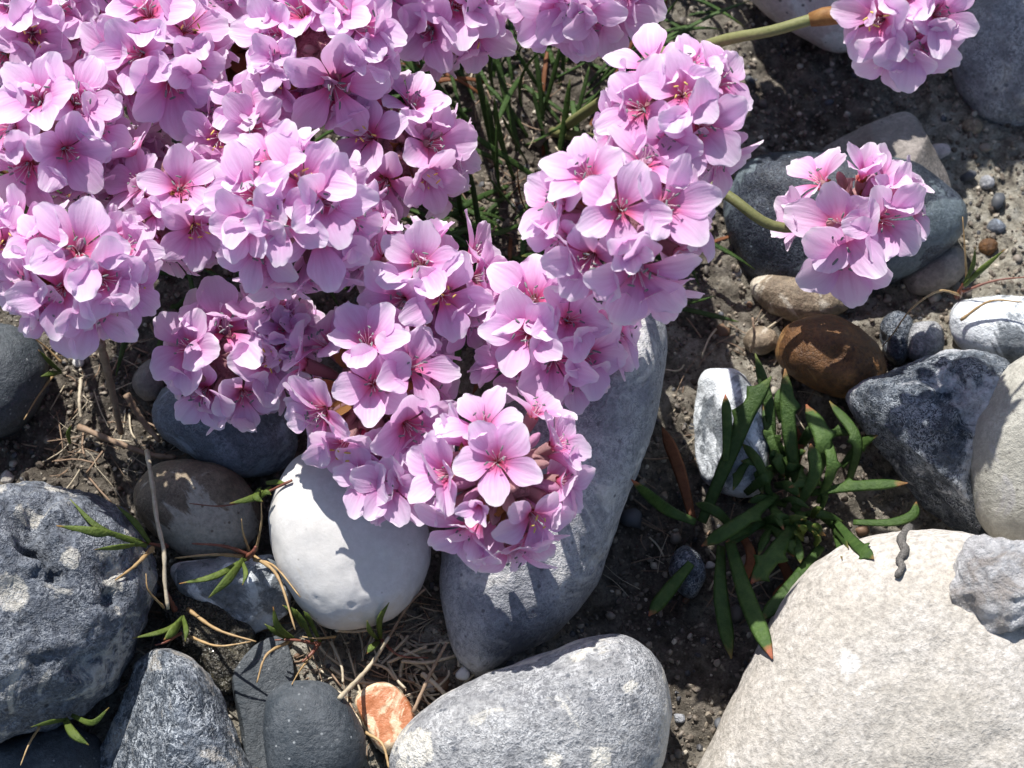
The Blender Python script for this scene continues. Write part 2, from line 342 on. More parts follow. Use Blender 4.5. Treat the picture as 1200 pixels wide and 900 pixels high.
# ------------------------------------------------------------------ the ground: one sheet, fine where the beach is seen
HUMUS_SHADE = [(at(430, 120, 0), 0.070), (at(620, 180, 0), 0.045), (at(880, 600, 0), 0.024), (at(120, 470, 0), 0.035), (at(720, 640, 0), 0.022), (at(950, 110, 0), 0.02), (at(810, 800, 0), 0.018)]  # leaf mould near the plants; the last patch paints shade into the soil colour
def gz(X, Y):
    P = np.stack([X * 1000, Y * 1000, np.zeros_like(X)], 1)
    near = np.exp(-(np.hypot(X, Y) / 0.35) ** 4)
    z = 2.2 * fbm(P / 22, 3, 3) + near * (1.1 * fbm(P / 4.5, 9, 4) + 0.45 * vnoise(P / 1.3, 31))
    c = HUMUS_SHADE[0][0]; z = z + 7 * np.exp(-(((X - c.x) / 0.075) ** 2 + ((Y - c.y - 0.01) / 0.05) ** 2)) - 2.5
    return z * MM
def axis(lo, hi, step, far, grow=1.28):
    a = list(np.arange(lo, hi, step)); s = step; x = hi
    up = []
    while x < far: up.append(x); s *= grow; x += s
    dn = []; s = step; x = lo - step
    while x > -far: dn.append(x); s *= grow; x -= s
    return np.array(dn[::-1] + a + up)
gx = axis(-0.105, 0.105, 0.00045, 60); gy = axis(-0.085, 0.095, 0.00045, 60)
X, Y = np.meshgrid(gx, gy); Xf, Yf = X.ravel(), Y.ravel(); Zf = gz(Xf, Yf)
nx, ny = len(gx), len(gy)
I = (np.arange(ny - 1)[:, None] * nx + np.arange(nx - 1)[None, :]).ravel()
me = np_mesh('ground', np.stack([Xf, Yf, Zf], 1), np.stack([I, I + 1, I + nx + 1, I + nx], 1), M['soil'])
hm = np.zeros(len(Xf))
for c, s in HUMUS_SHADE: hm = np.maximum(hm, np.exp(-(((Xf - c.x) ** 2 + (Yf - c.y) ** 2) / s ** 2) ** 1.5))
me.attributes.new('humus_shade', 'FLOAT', 'POINT').data.foreach_set('value', hm.astype(np.float32))
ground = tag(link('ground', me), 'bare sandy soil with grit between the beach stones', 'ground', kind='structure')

# ------------------------------------------------------------------ stones
def stone(name, label, outline, zc, top, bot, mat, sub=5, big=0.05, small=0.25, rnd=0.85, cuts=(), pits=(), spots=(), cat='stone', group=None, seed=None):
    """a solid stone: its outline surveyed around its middle, domed by `top` mm, sunk by `bot` mm"""
    seed = seed if seed is not None else (abs(hash(tuple(map(tuple, outline)))) % 997)
    O = np.array(outline, float); x, y = O[:, 0], O[:, 1]; x2, y2 = np.roll(x, -1), np.roll(y, -1)
    cr = x * y2 - x2 * y; A = cr.sum() / 2; cx, cy = ((x + x2) * cr).sum() / (6 * A), ((y + y2) * cr).sum() / (6 * A)
    C = at(cx, cy, zc); v = (CAM - C).normalized(); rt = (CR - v * CR.dot(v)).normalized(); up = v.cross(rt)
    pl = []
    for (px, py) in outline:
        d = ray(px, py); p = CAM + d * ((C - CAM).dot(v) / d.dot(v)) - C; pl.append((p.dot(rt), p.dot(up)))
    n = len(pl); dense = []
    for i in range(n):                                            # closed Catmull-Rom
        a, b, c, d = (np.array(pl[(i + k) % n]) for k in (-1, 0, 1, 2))
        for t in np.linspace(0, 1, 10, endpoint=False):
            dense.append(0.5 * ((2 * b) + (c - a) * t + (2 * a - 5 * b + 4 * c - d) * t * t + (3 * b - a - 3 * c + d) * t ** 3))
    D = np.array(dense); th = np.arctan2(D[:, 1], D[:, 0]); rr = np.hypot(D[:, 0], D[:, 1]); o = np.argsort(th); th, rr = th[o], rr[o]
    th = np.concatenate([th - 2 * np.pi, th, th + 2 * np.pi]); rr = np.tile(rr, 3)
    V, F = ico(sub)
    a, b, c = V[:, 0], V[:, 1], V[:, 2]; q = np.hypot(a, b); T = np.arctan2(b, a)
    r = np.interp(T, th, rr)
    pr = r * np.power(np.clip(q, 0, 1), rnd)
    h = np.sign(c) * np.power(np.abs(c), rnd) * np.where(c > 0, top, bot) * MM
    L = np.stack([pr * np.cos(T), pr * np.sin(T), h], 1)
    N = np.stack([a / rr.mean(), b / rr.mean(), c / (np.where(c > 0, top, bot) * MM)], 1); N /= np.linalg.norm(N, axis=1)[:, None]
    for (ca, cb, cc, dist) in cuts:
        nn = np.array([ca, cb, cc], float); nn /= np.linalg.norm(nn); s = L @ nn - dist * MM
        L = L - np.where(s > 0, s * 0.94, 0)[:, None] * nn
    P = L * 1000; size = rr.mean() * 1000
    dsp = big * size * fbm(P / (size * 0.7), seed, 3) + small * fbm(P / 2.2, seed + 5, 4)
    for (px, py, rp, dep) in pits:
        d = ray(px, py); p = CAM + d * ((C - CAM).dot(v) / d.dot(v)) - C
        rad = rp * pxm(C); wob = 1 + 0.55 * fbm(P / 2.2, seed + 9, 3)
        g = np.exp(-(((L[:, 0] - p.dot(rt)) ** 2 + (L[:, 1] - p.dot(up)) ** 2) / (rad * wob) ** 2) ** 1.6) * (c > -0.1)
        dsp = dsp - dep * g
    L = L + N * (dsp * MM)[:, None]
    W = L[:, :1] * np.array(rt) + L[:, 1:2] * np.array(up) + L[:, 2:] * np.array(v)
    me = np_mesh(name, W, F, M[mat]); sv = np.zeros(len(W))
    for (px, py, rp) in spots:
        d = ray(px, py); p = CAM + d * ((C - CAM).dot(v) / d.dot(v)) - C
        sv = np.maximum(sv, np.exp(-(((L[:, 0] - p.dot(rt)) ** 2 + (L[:, 1] - p.dot(up)) ** 2) / (rp * pxm(C)) ** 2) ** 1.5) * (c > -0.2))
    me.attributes.new('spot', 'FLOAT', 'POINT').data.foreach_set('value', sv.astype(np.float32))
    o = link(name, me, loc=C)
    return tag(o, label, cat, group)

BS = 'beach_stone'
stone('boulder', 'large rough blue-grey boulder with a dark hollow, beside the tufts of grass', [(-110, 640), (-50, 585), (20, 570), (85, 578), (140, 598), (170, 635), (185, 690), (168, 740), (138, 790), (90, 832), (40, 852), (-20, 868), (-90, 840), (-130, 740)], 8, 17, 14, 'blue_grey', 6, 0.05, 0.45, 0.8,
      pits=[(40, 618, 24, 4.5), (50, 650, 17, 5.0), (62, 675, 10, 3.0), (130, 672, 13, 1.6), (124, 700, 12, 2.2), (88, 778, 12, 1.5), (108, 768, 9, 1.3), (20, 690, 20, 0.8)], spots=[(78, 655, 16), (122, 682, 16), (12, 695, 22), (115, 655, 12)], cat='boulder')
stone(BS, 'smooth white egg-shaped stone beside the small white and grey flint', [(318, 600), (328, 562), (350, 535), (385, 524), (430, 535), (475, 575), (506, 630), (494, 685), (465, 720), (415, 736), (372, 730), (338, 690), (321, 645)], 8, 9.5, 9, 'chalk', 6, 0.03, 0.02, 0.74, pits=[(436, 668, 22, 0.3), (372, 700, 3, .2), (412, 706, 3, .25)])
stone(BS, 'long pale grey stone leaning on the rounded grey stone with a pale spot', [(765, 368), (779, 405), (770, 480), (748, 560), (722, 620), (692, 690), (652, 740), (600, 770), (560, 794), (535, 772), (520, 722), (515, 675), (522, 620), (545, 545), (600, 455), (665, 385), (720, 355)], 8, 14, 13, 'pale_grey', 6, 0.035, 0.12, 0.8, pits=[(690, 655, 12, 0.8), (745, 450, 14, 0.8)])
stone(BS, 'big rounded grey stone speckled with fine white bruise marks', [(455, 895), (480, 845), (540, 803), (620, 772), (690, 748), (738, 749), (775, 780), (786, 835), (774, 900), (740, 960), (620, 990), (480, 960)], 8, 14, 12, 'mid_grey', 6, 0.025, 0.12, 0.8, spots=[(648, 888, 12), (700, 892, 14), (490, 880, 24), (735, 808, 14)])
stone(BS, 'small smooth dark slate pebble beside the orange chip', [(308, 840), (318, 808), (350, 797), (388, 803), (418, 838), (429, 875), (415, 912), (370, 928), (322, 918), (310, 880)], 8, 7, 8, 'slate', 5, 0.02, 0.04, 0.8)
stone(BS, 'dark wedge-shaped flint with a pale broken face, tucked against the boulder', [(160, 775), (190, 760), (225, 774), (255, 812), (280, 870), (296, 930), (220, 960), (120, 950), (100, 905), (128, 850), (148, 805)], 3, 12, 12, 'wedge', 6, 0.03, 0.22, 0.75, cuts=[(-0.9, 0.15, 0.5, 5.5)])
stone('boulder', 'huge cream limestone boulder with a grainy surface under the plantain leaves', [(815, 930), (842, 858), (885, 775), (920, 705), (960, 660), (1010, 634), (1070, 622), (1130, 625), (1190, 645), (1290, 690), (1340, 830), (1290, 980), (1060, 1050), (850, 1010)], 1, 20, 16, 'cream', 6, 0.014, 0.17, 0.72, pits=[(960, 822, 6, .7), (1100, 765, 9, .7), (1160, 862, 11, .9), (918, 880, 8, .8), (1015, 690, 10, .6), (1060, 840, 16, .5), (1130, 800, 5, .8), (985, 730, 5, .6)], spots=[(1003, 782, 13), (868, 888, 16)], cat='boulder')
stone(BS, 'angular dark blue flint with white broken patches beside the rosette', [(996, 462), (1018, 442), (1062, 428), (1112, 410), (1160, 416), (1192, 440), (1186, 500), (1155, 560), (1146, 628), (1112, 616), (1068, 580), (1032, 532), (1004, 494)], 6, 11, 10, 'flint', 6, 0.06, 0.3, 0.75, cuts=[(-0.6, -0.7, 0.4, 8.5)], pits=[(1118, 458, 16, 2.4), (1098, 446, 9, 1.5), (1138, 488, 18, 2.0), (1150, 450, 10, 1.2)], spots=[(1140, 478, 24), (1165, 462, 24), (1105, 448, 14), (1150, 510, 16)])
stone(BS, 'smooth olive-grey rounded stone propped on the angular dark flint', [(1131, 545), (1136, 500), (1156, 455), (1192, 420), (1240, 405), (1285, 480), (1270, 590), (1215, 645), (1170, 636), (1142, 600)], 11, 10, 9, 'olive', 5, 0.02, 0.06, 0.85)
stone('quartz_chip', 'angular smoky quartz chip lying on the cream boulder', [(1112, 714), (1118, 660), (1142, 629), (1182, 634), (1240, 655), (1250, 718), (1195, 734), (1150, 750), (1123, 735)], 24.5, 7.0, 5, 'quartz', 5, 0.10, 0.5, 0.6, cuts=[(-0.45, -0.55, 0.9, 4.9), (0.25, 0.45, 0.9, 4.6), (0.5, -0.5, 0.9, 5.4), (-0.6, 0.3, 0.9, 5.2)], cat='chip')
stone(BS, 'white and grey marbled flint beside the little seedling', [(1112, 372), (1125, 353), (1160, 347), (1204, 350), (1240, 380), (1232, 424), (1184, 424), (1140, 418), (1120, 402)], 4, 7, 8, 'white_flint', 5, 0.05, 0.12, 0.8, spots=[(1150, 362, 30), (1128, 385, 16)])
stone(BS, 'orange-brown rounded stone behind the plantain rosette', [(910, 405), (924, 381), (955, 370), (992, 375), (1026, 400), (1039, 432), (1022, 462), (985, 466), (940, 448), (915, 428)], 5, 8, 8, 'orange', 5, 0.03, 0.1, 0.85, pits=[(985, 418, 12, 0.8)])
stone(BS, 'tiny grey pebble wedged between the orange stone and marbled flint', [(1060, 402), (1068, 381), (1092, 376), (1106, 392), (1102, 414), (1082, 426), (1064, 418)], 2, 4, 5, 'mid_grey', 4, 0.04, 0.1)
stone(BS, 'white topped grey stone standing behind the plantain leaves', [(814, 475), (820, 442), (842, 433), (872, 440), (892, 470), (902, 520), (896, 572), (862, 584), (826, 562), (815, 515)], 2, 7, 9, 'white_flint', 5, 0.05, 0.15, 0.75, spots=[(842, 448, 20)], cuts=[(-0.8, 0, 0.6, 5.0)])
stone(BS, 'dark navy glossy stone beneath the lone flower head', [(849, 245), (866, 200), (900, 181), (960, 180), (1060, 188), (1112, 218), (1131, 252), (1112, 292), (1064, 326), (1010, 346), (940, 352), (888, 332), (860, 292)], 3, 9, 10, 'navy', 6, 0.03, 0.08, 0.85, spots=[(880, 196, 9), (1100, 262, 22), (1060, 310, 20)])
stone(BS, 'sharp pyramid-shaped taupe stone behind the navy stone', [(960, 182), (975, 166), (1030, 140), (1066, 131), (1090, 165), (1114, 212), (1108, 236), (1050, 240), (985, 225)], 3, 8, 8, 'taupe', 5, 0.02, 0.06, 0.6, cuts=[(0.1, 0.75, 0.6, 5.2), (0.9, 0.2, 0.5, 7.0), (-0.6, 0.6, 0.6, 6.0)])
stone(BS, 'pinkish white stone with black specks behind the flower with a papery brown sheath', [(872, -10), (884, 5), (905, 24), (942, 46), (986, 62), (1024, 45), (1040, -10), (1010, -60), (910, -60)], 6, 9, 9, 'pinkish', 5, 0.03, 0.08)
stone(BS, 'blue-grey rounded stone beneath the drooping flower head beside the old stalks', [(174, 480), (196, 452), (260, 435), (325, 465), (350, 520), (328, 553), (284, 561), (238, 543), (192, 514)], 3, 9, 9, 'blue_slab', 5, 0.05, 0.12, 0.8)
stone(BS, 'brown stone with a buff end between the boulder and white egg-shaped stone', [(156, 585), (172, 553), (215, 538), (270, 552), (302, 590), (298, 636), (258, 656), (215, 650), (178, 625)], 2, 8, 8, 'brown', 5, 0.03, 0.08, 0.8, spots=[(235, 622, 36), (275, 615, 22)])
stone(BS, 'small white and grey glassy flint under the grass sprigs', [(204, 668), (225, 655), (275, 652), (325, 660), (343, 700), (326, 732), (290, 744), (262, 722), (215, 700)], 1.5, 6, 6, 'white_flint', 5, 0.08, 0.2, 0.75, cuts=[(0.1, -0.6, 0.75, 4.0)])
stone(BS, 'black glossy flint lying under the small white and grey flint', [(190, 700), (225, 686), (270, 715), (300, 745), (298, 790), (262, 812), (225, 775), (196, 740)], -1.5, 5.5, 6, 'wet', 5, 0.09, 0.5, 0.8)
stone(BS, 'very dark rounded stone in shade under the flowers beside the boulder', [(-60, 390), (0, 380), (40, 396), (58, 435), (45, 480), (5, 512), (-60, 500)], 3, 9, 9, 'slate', 5, 0.03, 0.1)
stone('flint_chip', 'orange flint chip with a cream patch between two grey stones', [(416, 822), (432, 804), (458, 801), (484, 832), (482, 862), (456, 884), (436, 868), (424, 846)], 2, 2.6, 4, 'rust', 5, 0.03, 0.06, 0.6, cuts=[(0.0, 0.1, 1.0, 1.9)], cat='chip')
stone('slate_slab', 'flat dark slate slab lying half buried behind the small slate pebble', [(272, 790), (300, 756), (332, 748), (345, 790), (335, 850), (335, 930), (292, 930), (282, 850)], -3.5, 5, 7, 'slate', 5, 0.02, 0.06, 0.65, cuts=[(0.1, 0.1, 1, 3.0)])
stone(BS, 'large grey stone behind the navy stone with pale sunlit patches', [(1118, 60), (1136, 10), (1180, -20), (1250, -10), (1275, 60), (1250, 130), (1195, 150), (1150, 142), (1125, 110)], 3, 8, 9, 'mid_grey', 5, 0.05, 0.15, 0.8)
stone(BS, 'dark stone in shadow behind the flower with the brown sheath', [(1080, -15), (1100, -50), (1150, -60), (1175, -20), (1150, 15), (1110, 40), (1085, 20)], 3, 7, 9, 'flint', 5, 0.05, 0.1)
stone(BS, 'small pale pebble touching the blue-grey stone under the drooping head', [(155, 452), (163, 430), (180, 420), (192, 440), (188, 464), (170, 470)], 1.5, 4, 5, 'taupe', 4, 0.03, 0.05)
stone(BS, 'brown flat stone half hidden below the navy stone', [(880, 330), (930, 318), (985, 335), (995, 360), (950, 378), (900, 366)], -1.0, 4.0, 6, 'brown', 5, 0.03, 0.1)
stone(BS, 'dull taupe stone under the navy stone beside the seedling', [(1055, 320), (1090, 292), (1125, 290), (1132, 318), (1105, 342), (1068, 345)], -1, 5, 6, 'taupe', 5, 0.03, 0.1)
stone(BS, 'dark blue flint lump between the plantain and the long pale grey stone', [(785, 655), (800, 640), (820, 650), (826, 680), (812, 700), (792, 688)], 0, 4, 5, 'flint', 4, 0.06, 0.2)
stone(BS, 'buff pebble leaning on the orange-brown stone by the plantain', [(872, 395), (886, 383), (908, 388), (912, 405), (894, 416), (876, 410)], 0, 3, 4, 'brown', 4, 0.05, 0.1)
stone(BS, 'broken glassy flint between the orange stone and tiny grey pebble', [(1032, 385), (1046, 366), (1066, 372), (1068, 400), (1056, 428), (1040, 420)], 1, 4, 5, 'flint', 4, 0.08, 0.25, 0.65)
stone(BS, 'shaded blue-grey flat stone under the wedge and boulder', [(-20, 880), (20, 862), (80, 848), (120, 870), (118, 930), (40, 960), (-30, 940)], -2, 6, 7, 'slate', 5, 0.04, 0.3)
PEB = [('round black bead pebble beside the pyramid-shaped stone', 1122, 181, 8, 'slate'), ('small blue chip on the sand beyond the navy stone', 1166, 266, 11, 'blue_slab'),
       ('reddish brown chip beside the small blue chip', 1158, 288, 12, 'orange'), ('pale pebble at the foot of the pyramid stone', 1100, 178, 13, 'pinkish'),
       ('pale chip on the sand above the small blue chip', 1157, 214, 11, 'pale_grey'), ('tiny white chip beside the dark flint lump', 832, 662, 6, 'chalk'),
       ('small white pebble where the long grey stone meets the big rounded one', 543, 790, 9, 'chalk'), ('tiny pale stone on the straw below the long grey stone', 505, 805, 8, 'cream'),
       ('buff grit stone beside the marbled flint', 1118, 432, 9, 'cream'), ('small pale pebble on the soil beside the boulder', 8, 560, 9, 'cream'),
       ('white pebble on the shaded soil beside the very dark rounded stone', 92, 425, 7, 'chalk'), ('tiny grey pebble between the big rounded stone and cream boulder', 796, 842, 7, 'pale_grey'),
       ('tan pebble on the sand beyond the round black bead', 1140, 148, 12, 'brown'), ('small grey pebble on the sunny sand beside the navy stone', 862, 318, 8, 'mid_grey')]
for lab, px, py, r, mt in PEB:
    ol = [(px + r * random.uniform(0.8, 1.2) * math.cos(a * R(45)), py + r * random.uniform(0.65, 1.0) * math.sin(a * R(45))) for a in range(8)]
    z0 = float(gz(np.array([at(px, py, 0).x]), np.array([at(px, py, 0).y]))[0]) * 1000
    stone('pebble', lab, ol, z0 + 0.3, r * 0.1, r * 0.12, mt, 3, 0.06, 0.05, 0.75, cat='pebble', seed=px)

# ------------------------------------------------------------------ sand grains and gravel (uncountable)
def scatter(name, n, smin, smax, sub, mat, label, pw=2.0, area=0.1):
    V, F = ico(sub); nv = len(V)
    x = RNG.uniform(-area, area, n); y = RNG.uniform(-area * 0.85, area * 0.95, n); z = gz(x, y)
    s = (smin + (smax - smin) * RNG.random(n) ** pw) * MM / 2
    sc = RNG.uniform(0.55, 1.25, (n, 1, 3)); jit = RNG.uniform(0.75, 1.2, (n, nv, 1))
    q = RNG.normal(size=(n, 4)); q /= np.linalg.norm(q, axis=1)[:, None]; a, b, c, d = q.T
    Rm = np.stack([1 - 2 * (c * c + d * d), 2 * (b * c - a * d), 2 * (b * d + a * c), 2 * (b * c + a * d), 1 - 2 * (b * b + d * d), 2 * (c * d - a * b), 2 * (b * d - a * c), 2 * (c * d + a * b), 1 - 2 * (b * b + c * c)], 1).reshape(n, 3, 3)
    P = np.einsum('nij,nvj->nvi', Rm, V[None] * sc * jit) * s[:, None, None] + np.stack([x, y, z + s * 0.25], 1)[:, None, :]
    FF = (F[None] + (np.arange(n) * nv)[:, None, None]).reshape(-1, 3)
    return tag(link(name, np_mesh(name, P.reshape(-1, 3), FF, M[mat], sub > 1)), label, name, kind='stuff')
scatter('sand', 38000, 0.22, 1.25, 1, 'grain', 'coarse sand grains strewn over the soil')
scatter('gravel', 1100, 1.0, 3.0, 2, 'gravel', 'fine gravel scattered between the stones', 3.0, 0.13)

# ------------------------------------------------------------------ picking points on the built ground and stones
bpy.context.view_layer.update(); DG = bpy.context.evaluated_depsgraph_get()
def on(px, py, lift=0.0):
    hit, loc, nrm, i, o, m = scene.ray_cast(DG, CAM, ray(px, py))
    p = loc if hit else at(px, py, 0); return p + Vector((0, 0, lift * MM))
def drop(p):
    return Vector((p.x, p.y, float(gz(np.array([p.x]), np.array([p.y]))[0])))

# ------------------------------------------------------------------ thrift flowers: shared pieces
def make_petal(k):
    rg = random.Random(100 + k); NT_, NU = 10, 8
    L = rg.uniform(1.0, 1.16); Wd = rg.uniform(0.335, 0.415); a0 = R(rg.uniform(40, 52)); a1 = R(rg.uniform(2, 20)); cup = rg.uniform(0.10, 0.5)
    notch = rg.choice([0, 0, 0.02, 0.05]); ph = rg.uniform(0, 6.3); wav = rg.uniform(0.01, 0.04); curl = rg.uniform(-0.16, 0.08); skew = rg.uniform(-0.08, 0.08)
    V, UV, F = [], [], []
    # mid line by integrating the slope from the funnel out to the flared blade
    cur = [(0.07, -0.25)]; n = 60
    for i in range(n):
        t = i / n; al = a0 + (a1 - a0) * min(1, t / 0.45) ** 0.8 + curl * max(0, (t - 0.55) / 0.45) * 2
        cur.append((cur[-1][0] + math.cos(al) * L / n, cur[-1][1] + math.sin(al) * L / n))
    def mid(s):
        f = max(0, min(1, s)) * n; i = min(int(f), n - 1); q = f - i
        return cur[i][0] + (cur[i + 1][0] - cur[i][0]) * q, cur[i][1] + (cur[i + 1][1] - cur[i][1]) * q
    for i in range(NT_ + 1):
        t = i / NT_
        sm = min(1, t / 0.66); sm = sm * sm * (3 - 2 * sm); hw = Wd * (0.20 + 0.80 * sm) * (1 if t < 0.66 else 1 - 0.30 * ((t - 0.66) / 0.34) ** 2)
        for j in range(NU + 1):
            u = -1 + 2 * j / NU
            s = t - 0.21 * abs(u) ** 2.6 * t ** 3 - notch * math.exp(-(u / 0.3) ** 2) * t ** 5 + 0.02 * math.sin(3.1 * u + ph) * t ** 4
            x, z = mid(s); y = hw * u + skew * t * t
            z += cup * hw * u * u * (0.4 + 0.6 * (1 - t)) - 0.035 * math.exp(-(u / 0.22) ** 2) * t + wav * math.sin(u * 2.6 + t * 4.0 + ph) * t * t
            z += 0.012 * math.sin(u * 9 + ph) * t
            V.append((x, y, z)); UV.append((t, (u + 1) / 2))
    for i in range(NT_):
        for j in range(NU):
            a = i * (NU + 1) + j; F.append((a, a + 1, a + NU + 2, a + NU + 1))
    return mesh('petal', V, F, M['petal'], True, UV)
PETALS = [make_petal(k) for k in range(16)]
def make_stamens(k, yellow):
    rg = random.Random(300 + k); V, F, fm = [], [], []
    for i in range(5):
        a = R(72 * i + 36 + rg.uniform(-14, 14)); out = rg.uniform(0.13, 0.27); h = rg.uniform(0.04, 0.24)
        p = [Vector((0.05 * math.cos(a), 0.05 * math.sin(a), -0.28)), Vector((0.12 * math.cos(a), 0.12 * math.sin(a), -0.02)), Vector((out * 0.8 * math.cos(a), out * 0.8 * math.sin(a), h * 0.8)), Vector((out * math.cos(a), out * math.sin(a), h))]
        path = spline(p, 6); v, f, _ = tube(path, [0.0075] * 7, 4); o = len(V); V += v; F += [tuple(q + o for q in x) for x in f]; fm += [0] * len(f)
        e = path[-1]; d = Vector((rg.uniform(-1, 1), rg.uniform(-1, 1), rg.uniform(-0.2, 0.5))).normalized(); ln = rg.uniform(0.05, 0.08)
        v, f, _ = tube([e - d * ln, e - d * ln * 0.7, e, e + d * ln * 0.7, e + d * ln], [0.008, 0.019, 0.022, 0.019, 0.008], 6)
        o = len(V); V += v; F += [tuple(q + o for q in x) for x in f]; fm += [1] * len(f)
    for i in range(3):                                            # styles
        a = R(120 * i + rg.uniform(0, 80)); q = rg.uniform(0.1, 0.22)
        v, f, _ = tube(spline([Vector((0, 0, -0.3)), Vector((q * .5 * math.cos(a), q * .5 * math.sin(a), 0.05)), Vector((q * math.cos(a), q * math.sin(a), 0.16))], 5), [0.008] * 6, 4)
        o = len(V); V += v; F += [tuple(q_ + o for q_ in x) for x in f]; fm += [0] * len(f)
    return mesh('stamen', V, F, [M['filament'], M['anther_yellow' if yellow else 'anther_grey']], True, None, fm)
STAM = {False: [make_stamens(k, False) for k in range(5)], True: [make_stamens(k, True) for k in range(4)]}
def make_calyx(k):
    rg = random.Random(500 + k); V, F, fm = [], [], []; S = 15
    prof = [(0.02, -0.38), (0.07, -0.37), (0.11, -0.34), (0.155, -0.25), (0.165, -0.26), (0.16, -0.36), (0.145, -0.6), (0.10, -0.95), (0.05, -1.15)]
    for i, (r, z) in enumerate(prof):
        for s in range(S):
            a = 2 * math.pi * s / S; rr = r * (1 + (0.14 if s % 3 == 0 and i > 3 else 0)); V.append((rr * math.cos(a), rr * math.sin(a), z + (0.05 * (s % 3 == 0) if i in (3, 4) else 0)))
    for i in range(len(prof) - 1):
        for s in range(S):
            s2 = (s + 1) % S; F.append((i * S + s, i * S + s2, (i + 1) * S + s2, (i + 1) * S + s)); fm.append(0 if i < 3 else 1)
    F.append(tuple(range(S))); fm.append(0)
    return mesh('calyx', V, F, [M['throat'], M['calyx']], True, None, fm)
CALYX = [make_calyx(k) for k in range(2)]
def make_bud(k):
    rg = random.Random(700 + k); V, F = [], []; S = 10
    prof = [(0.0, 0.42), (0.07, 0.37), (0.14, 0.22), (0.16, 0.05), (0.14, -0.15), (0.11, -0.5), (0.07, -0.8)]
    for i, (r, z) in enumerate(prof):
        for s in range(S):
            a = 2 * math.pi * s / S + i * 0.25; rr = r * (1 + 0.18 * math.sin(a * 2.5 + k)); V.append((rr * math.cos(a), rr * math.sin(a), z))
    for i in range(len(prof) - 1):
        for s in range(S):
            s2 = (s + 1) % S; F.append((i * S + s, i * S + s2, (i + 1) * S + s2, (i + 1) * S + s))
    return mesh('bud', V, F, M['bud' if k % 2 else 'calyx'])
BUDS = [make_bud(k) for k in range(4)]
def make_bract(k):
    rg = random.Random(800 + k); V, F, UV = [], [], []
    for i in range(6):
        t = i / 5; hw = 0.16 * math.sin(math.pi * (0.12 + 0.83 * t)) ** 0.8
        for j in range(5):
            u = -1 + j / 2; V.append((hw * u, 0.09 * (1 - u * u) + 0.25 * t * t * rg.uniform(0.5, 1.2), t * 0.62 + 0.03 * rg.uniform(-1, 1))); UV.append((t, j / 4))
    for i in range(5):
        for j in range(4):
            a = i * 5 + j; F.append((a, a + 1, a + 6, a + 5))
    return mesh('bract', V, F, M['sheath' if k % 2 else 'calyx'], True, UV)
BRACTS = [make_bract(k) for k in range(4)]
def frame_to(z, spin, loc, s):
    q = Vector((0, 0, 1)).rotation_difference(z) @ Quaternion((0, 0, 1), spin)
    return Matrix.Translation(loc) @ q.to_matrix().to_4x4() @ Matrix.Scale(s, 4)

def floret(head, base, throat, axis_, rad, yellow, closed=0.0, rg=random):
    f = link('floret', CALYX[rg.randrange(2)], head, mat4=frame_to(axis_, rg.uniform(0, 6.3), throat - base, rad))
    openness = rg.uniform(1, 18)
    for i in range(5):
        hinge = R(-(openness + rg.uniform(-9, 9)) - closed * 52)      # negative: petal rises towards the axis
        m = Matrix.Rotation(R(72 * i + rg.uniform(-8, 8)), 4, 'Z') @ Matrix.Translation((0.06, 0, -0.28)) @ Matrix.Rotation(hinge, 4, 'Y') \
            @ Matrix.Rotation(R(rg.uniform(0, 11)), 4, 'X') @ Matrix.Translation((-0.06, 0, 0.28)) @ Matrix.Diagonal((rg.uniform(0.9, 1.1), rg.uniform(0.86, 1.1) * (1 - 0.35 * closed), 1, 1))
        link('petal', PETALS[rg.randrange(len(PETALS))], f, mat4=m)
    if closed < 0.5:
        link('stamen_cluster', STAM[yellow][rg.randrange(len(STAM[yellow]))], f, mat4=Matrix.Rotation(rg.uniform(0, 6.3), 4, 'Z'))
    return f

def make_core(rad, seed):
    V, F = ico(3); P = V * 3.2; d = 1 + 0.22 * vnoise(P, seed) + 0.12 * vnoise(P * 2.3, seed + 3)
    return np_mesh('receptacle', V * d[:, None] * rad, F, M['core'])

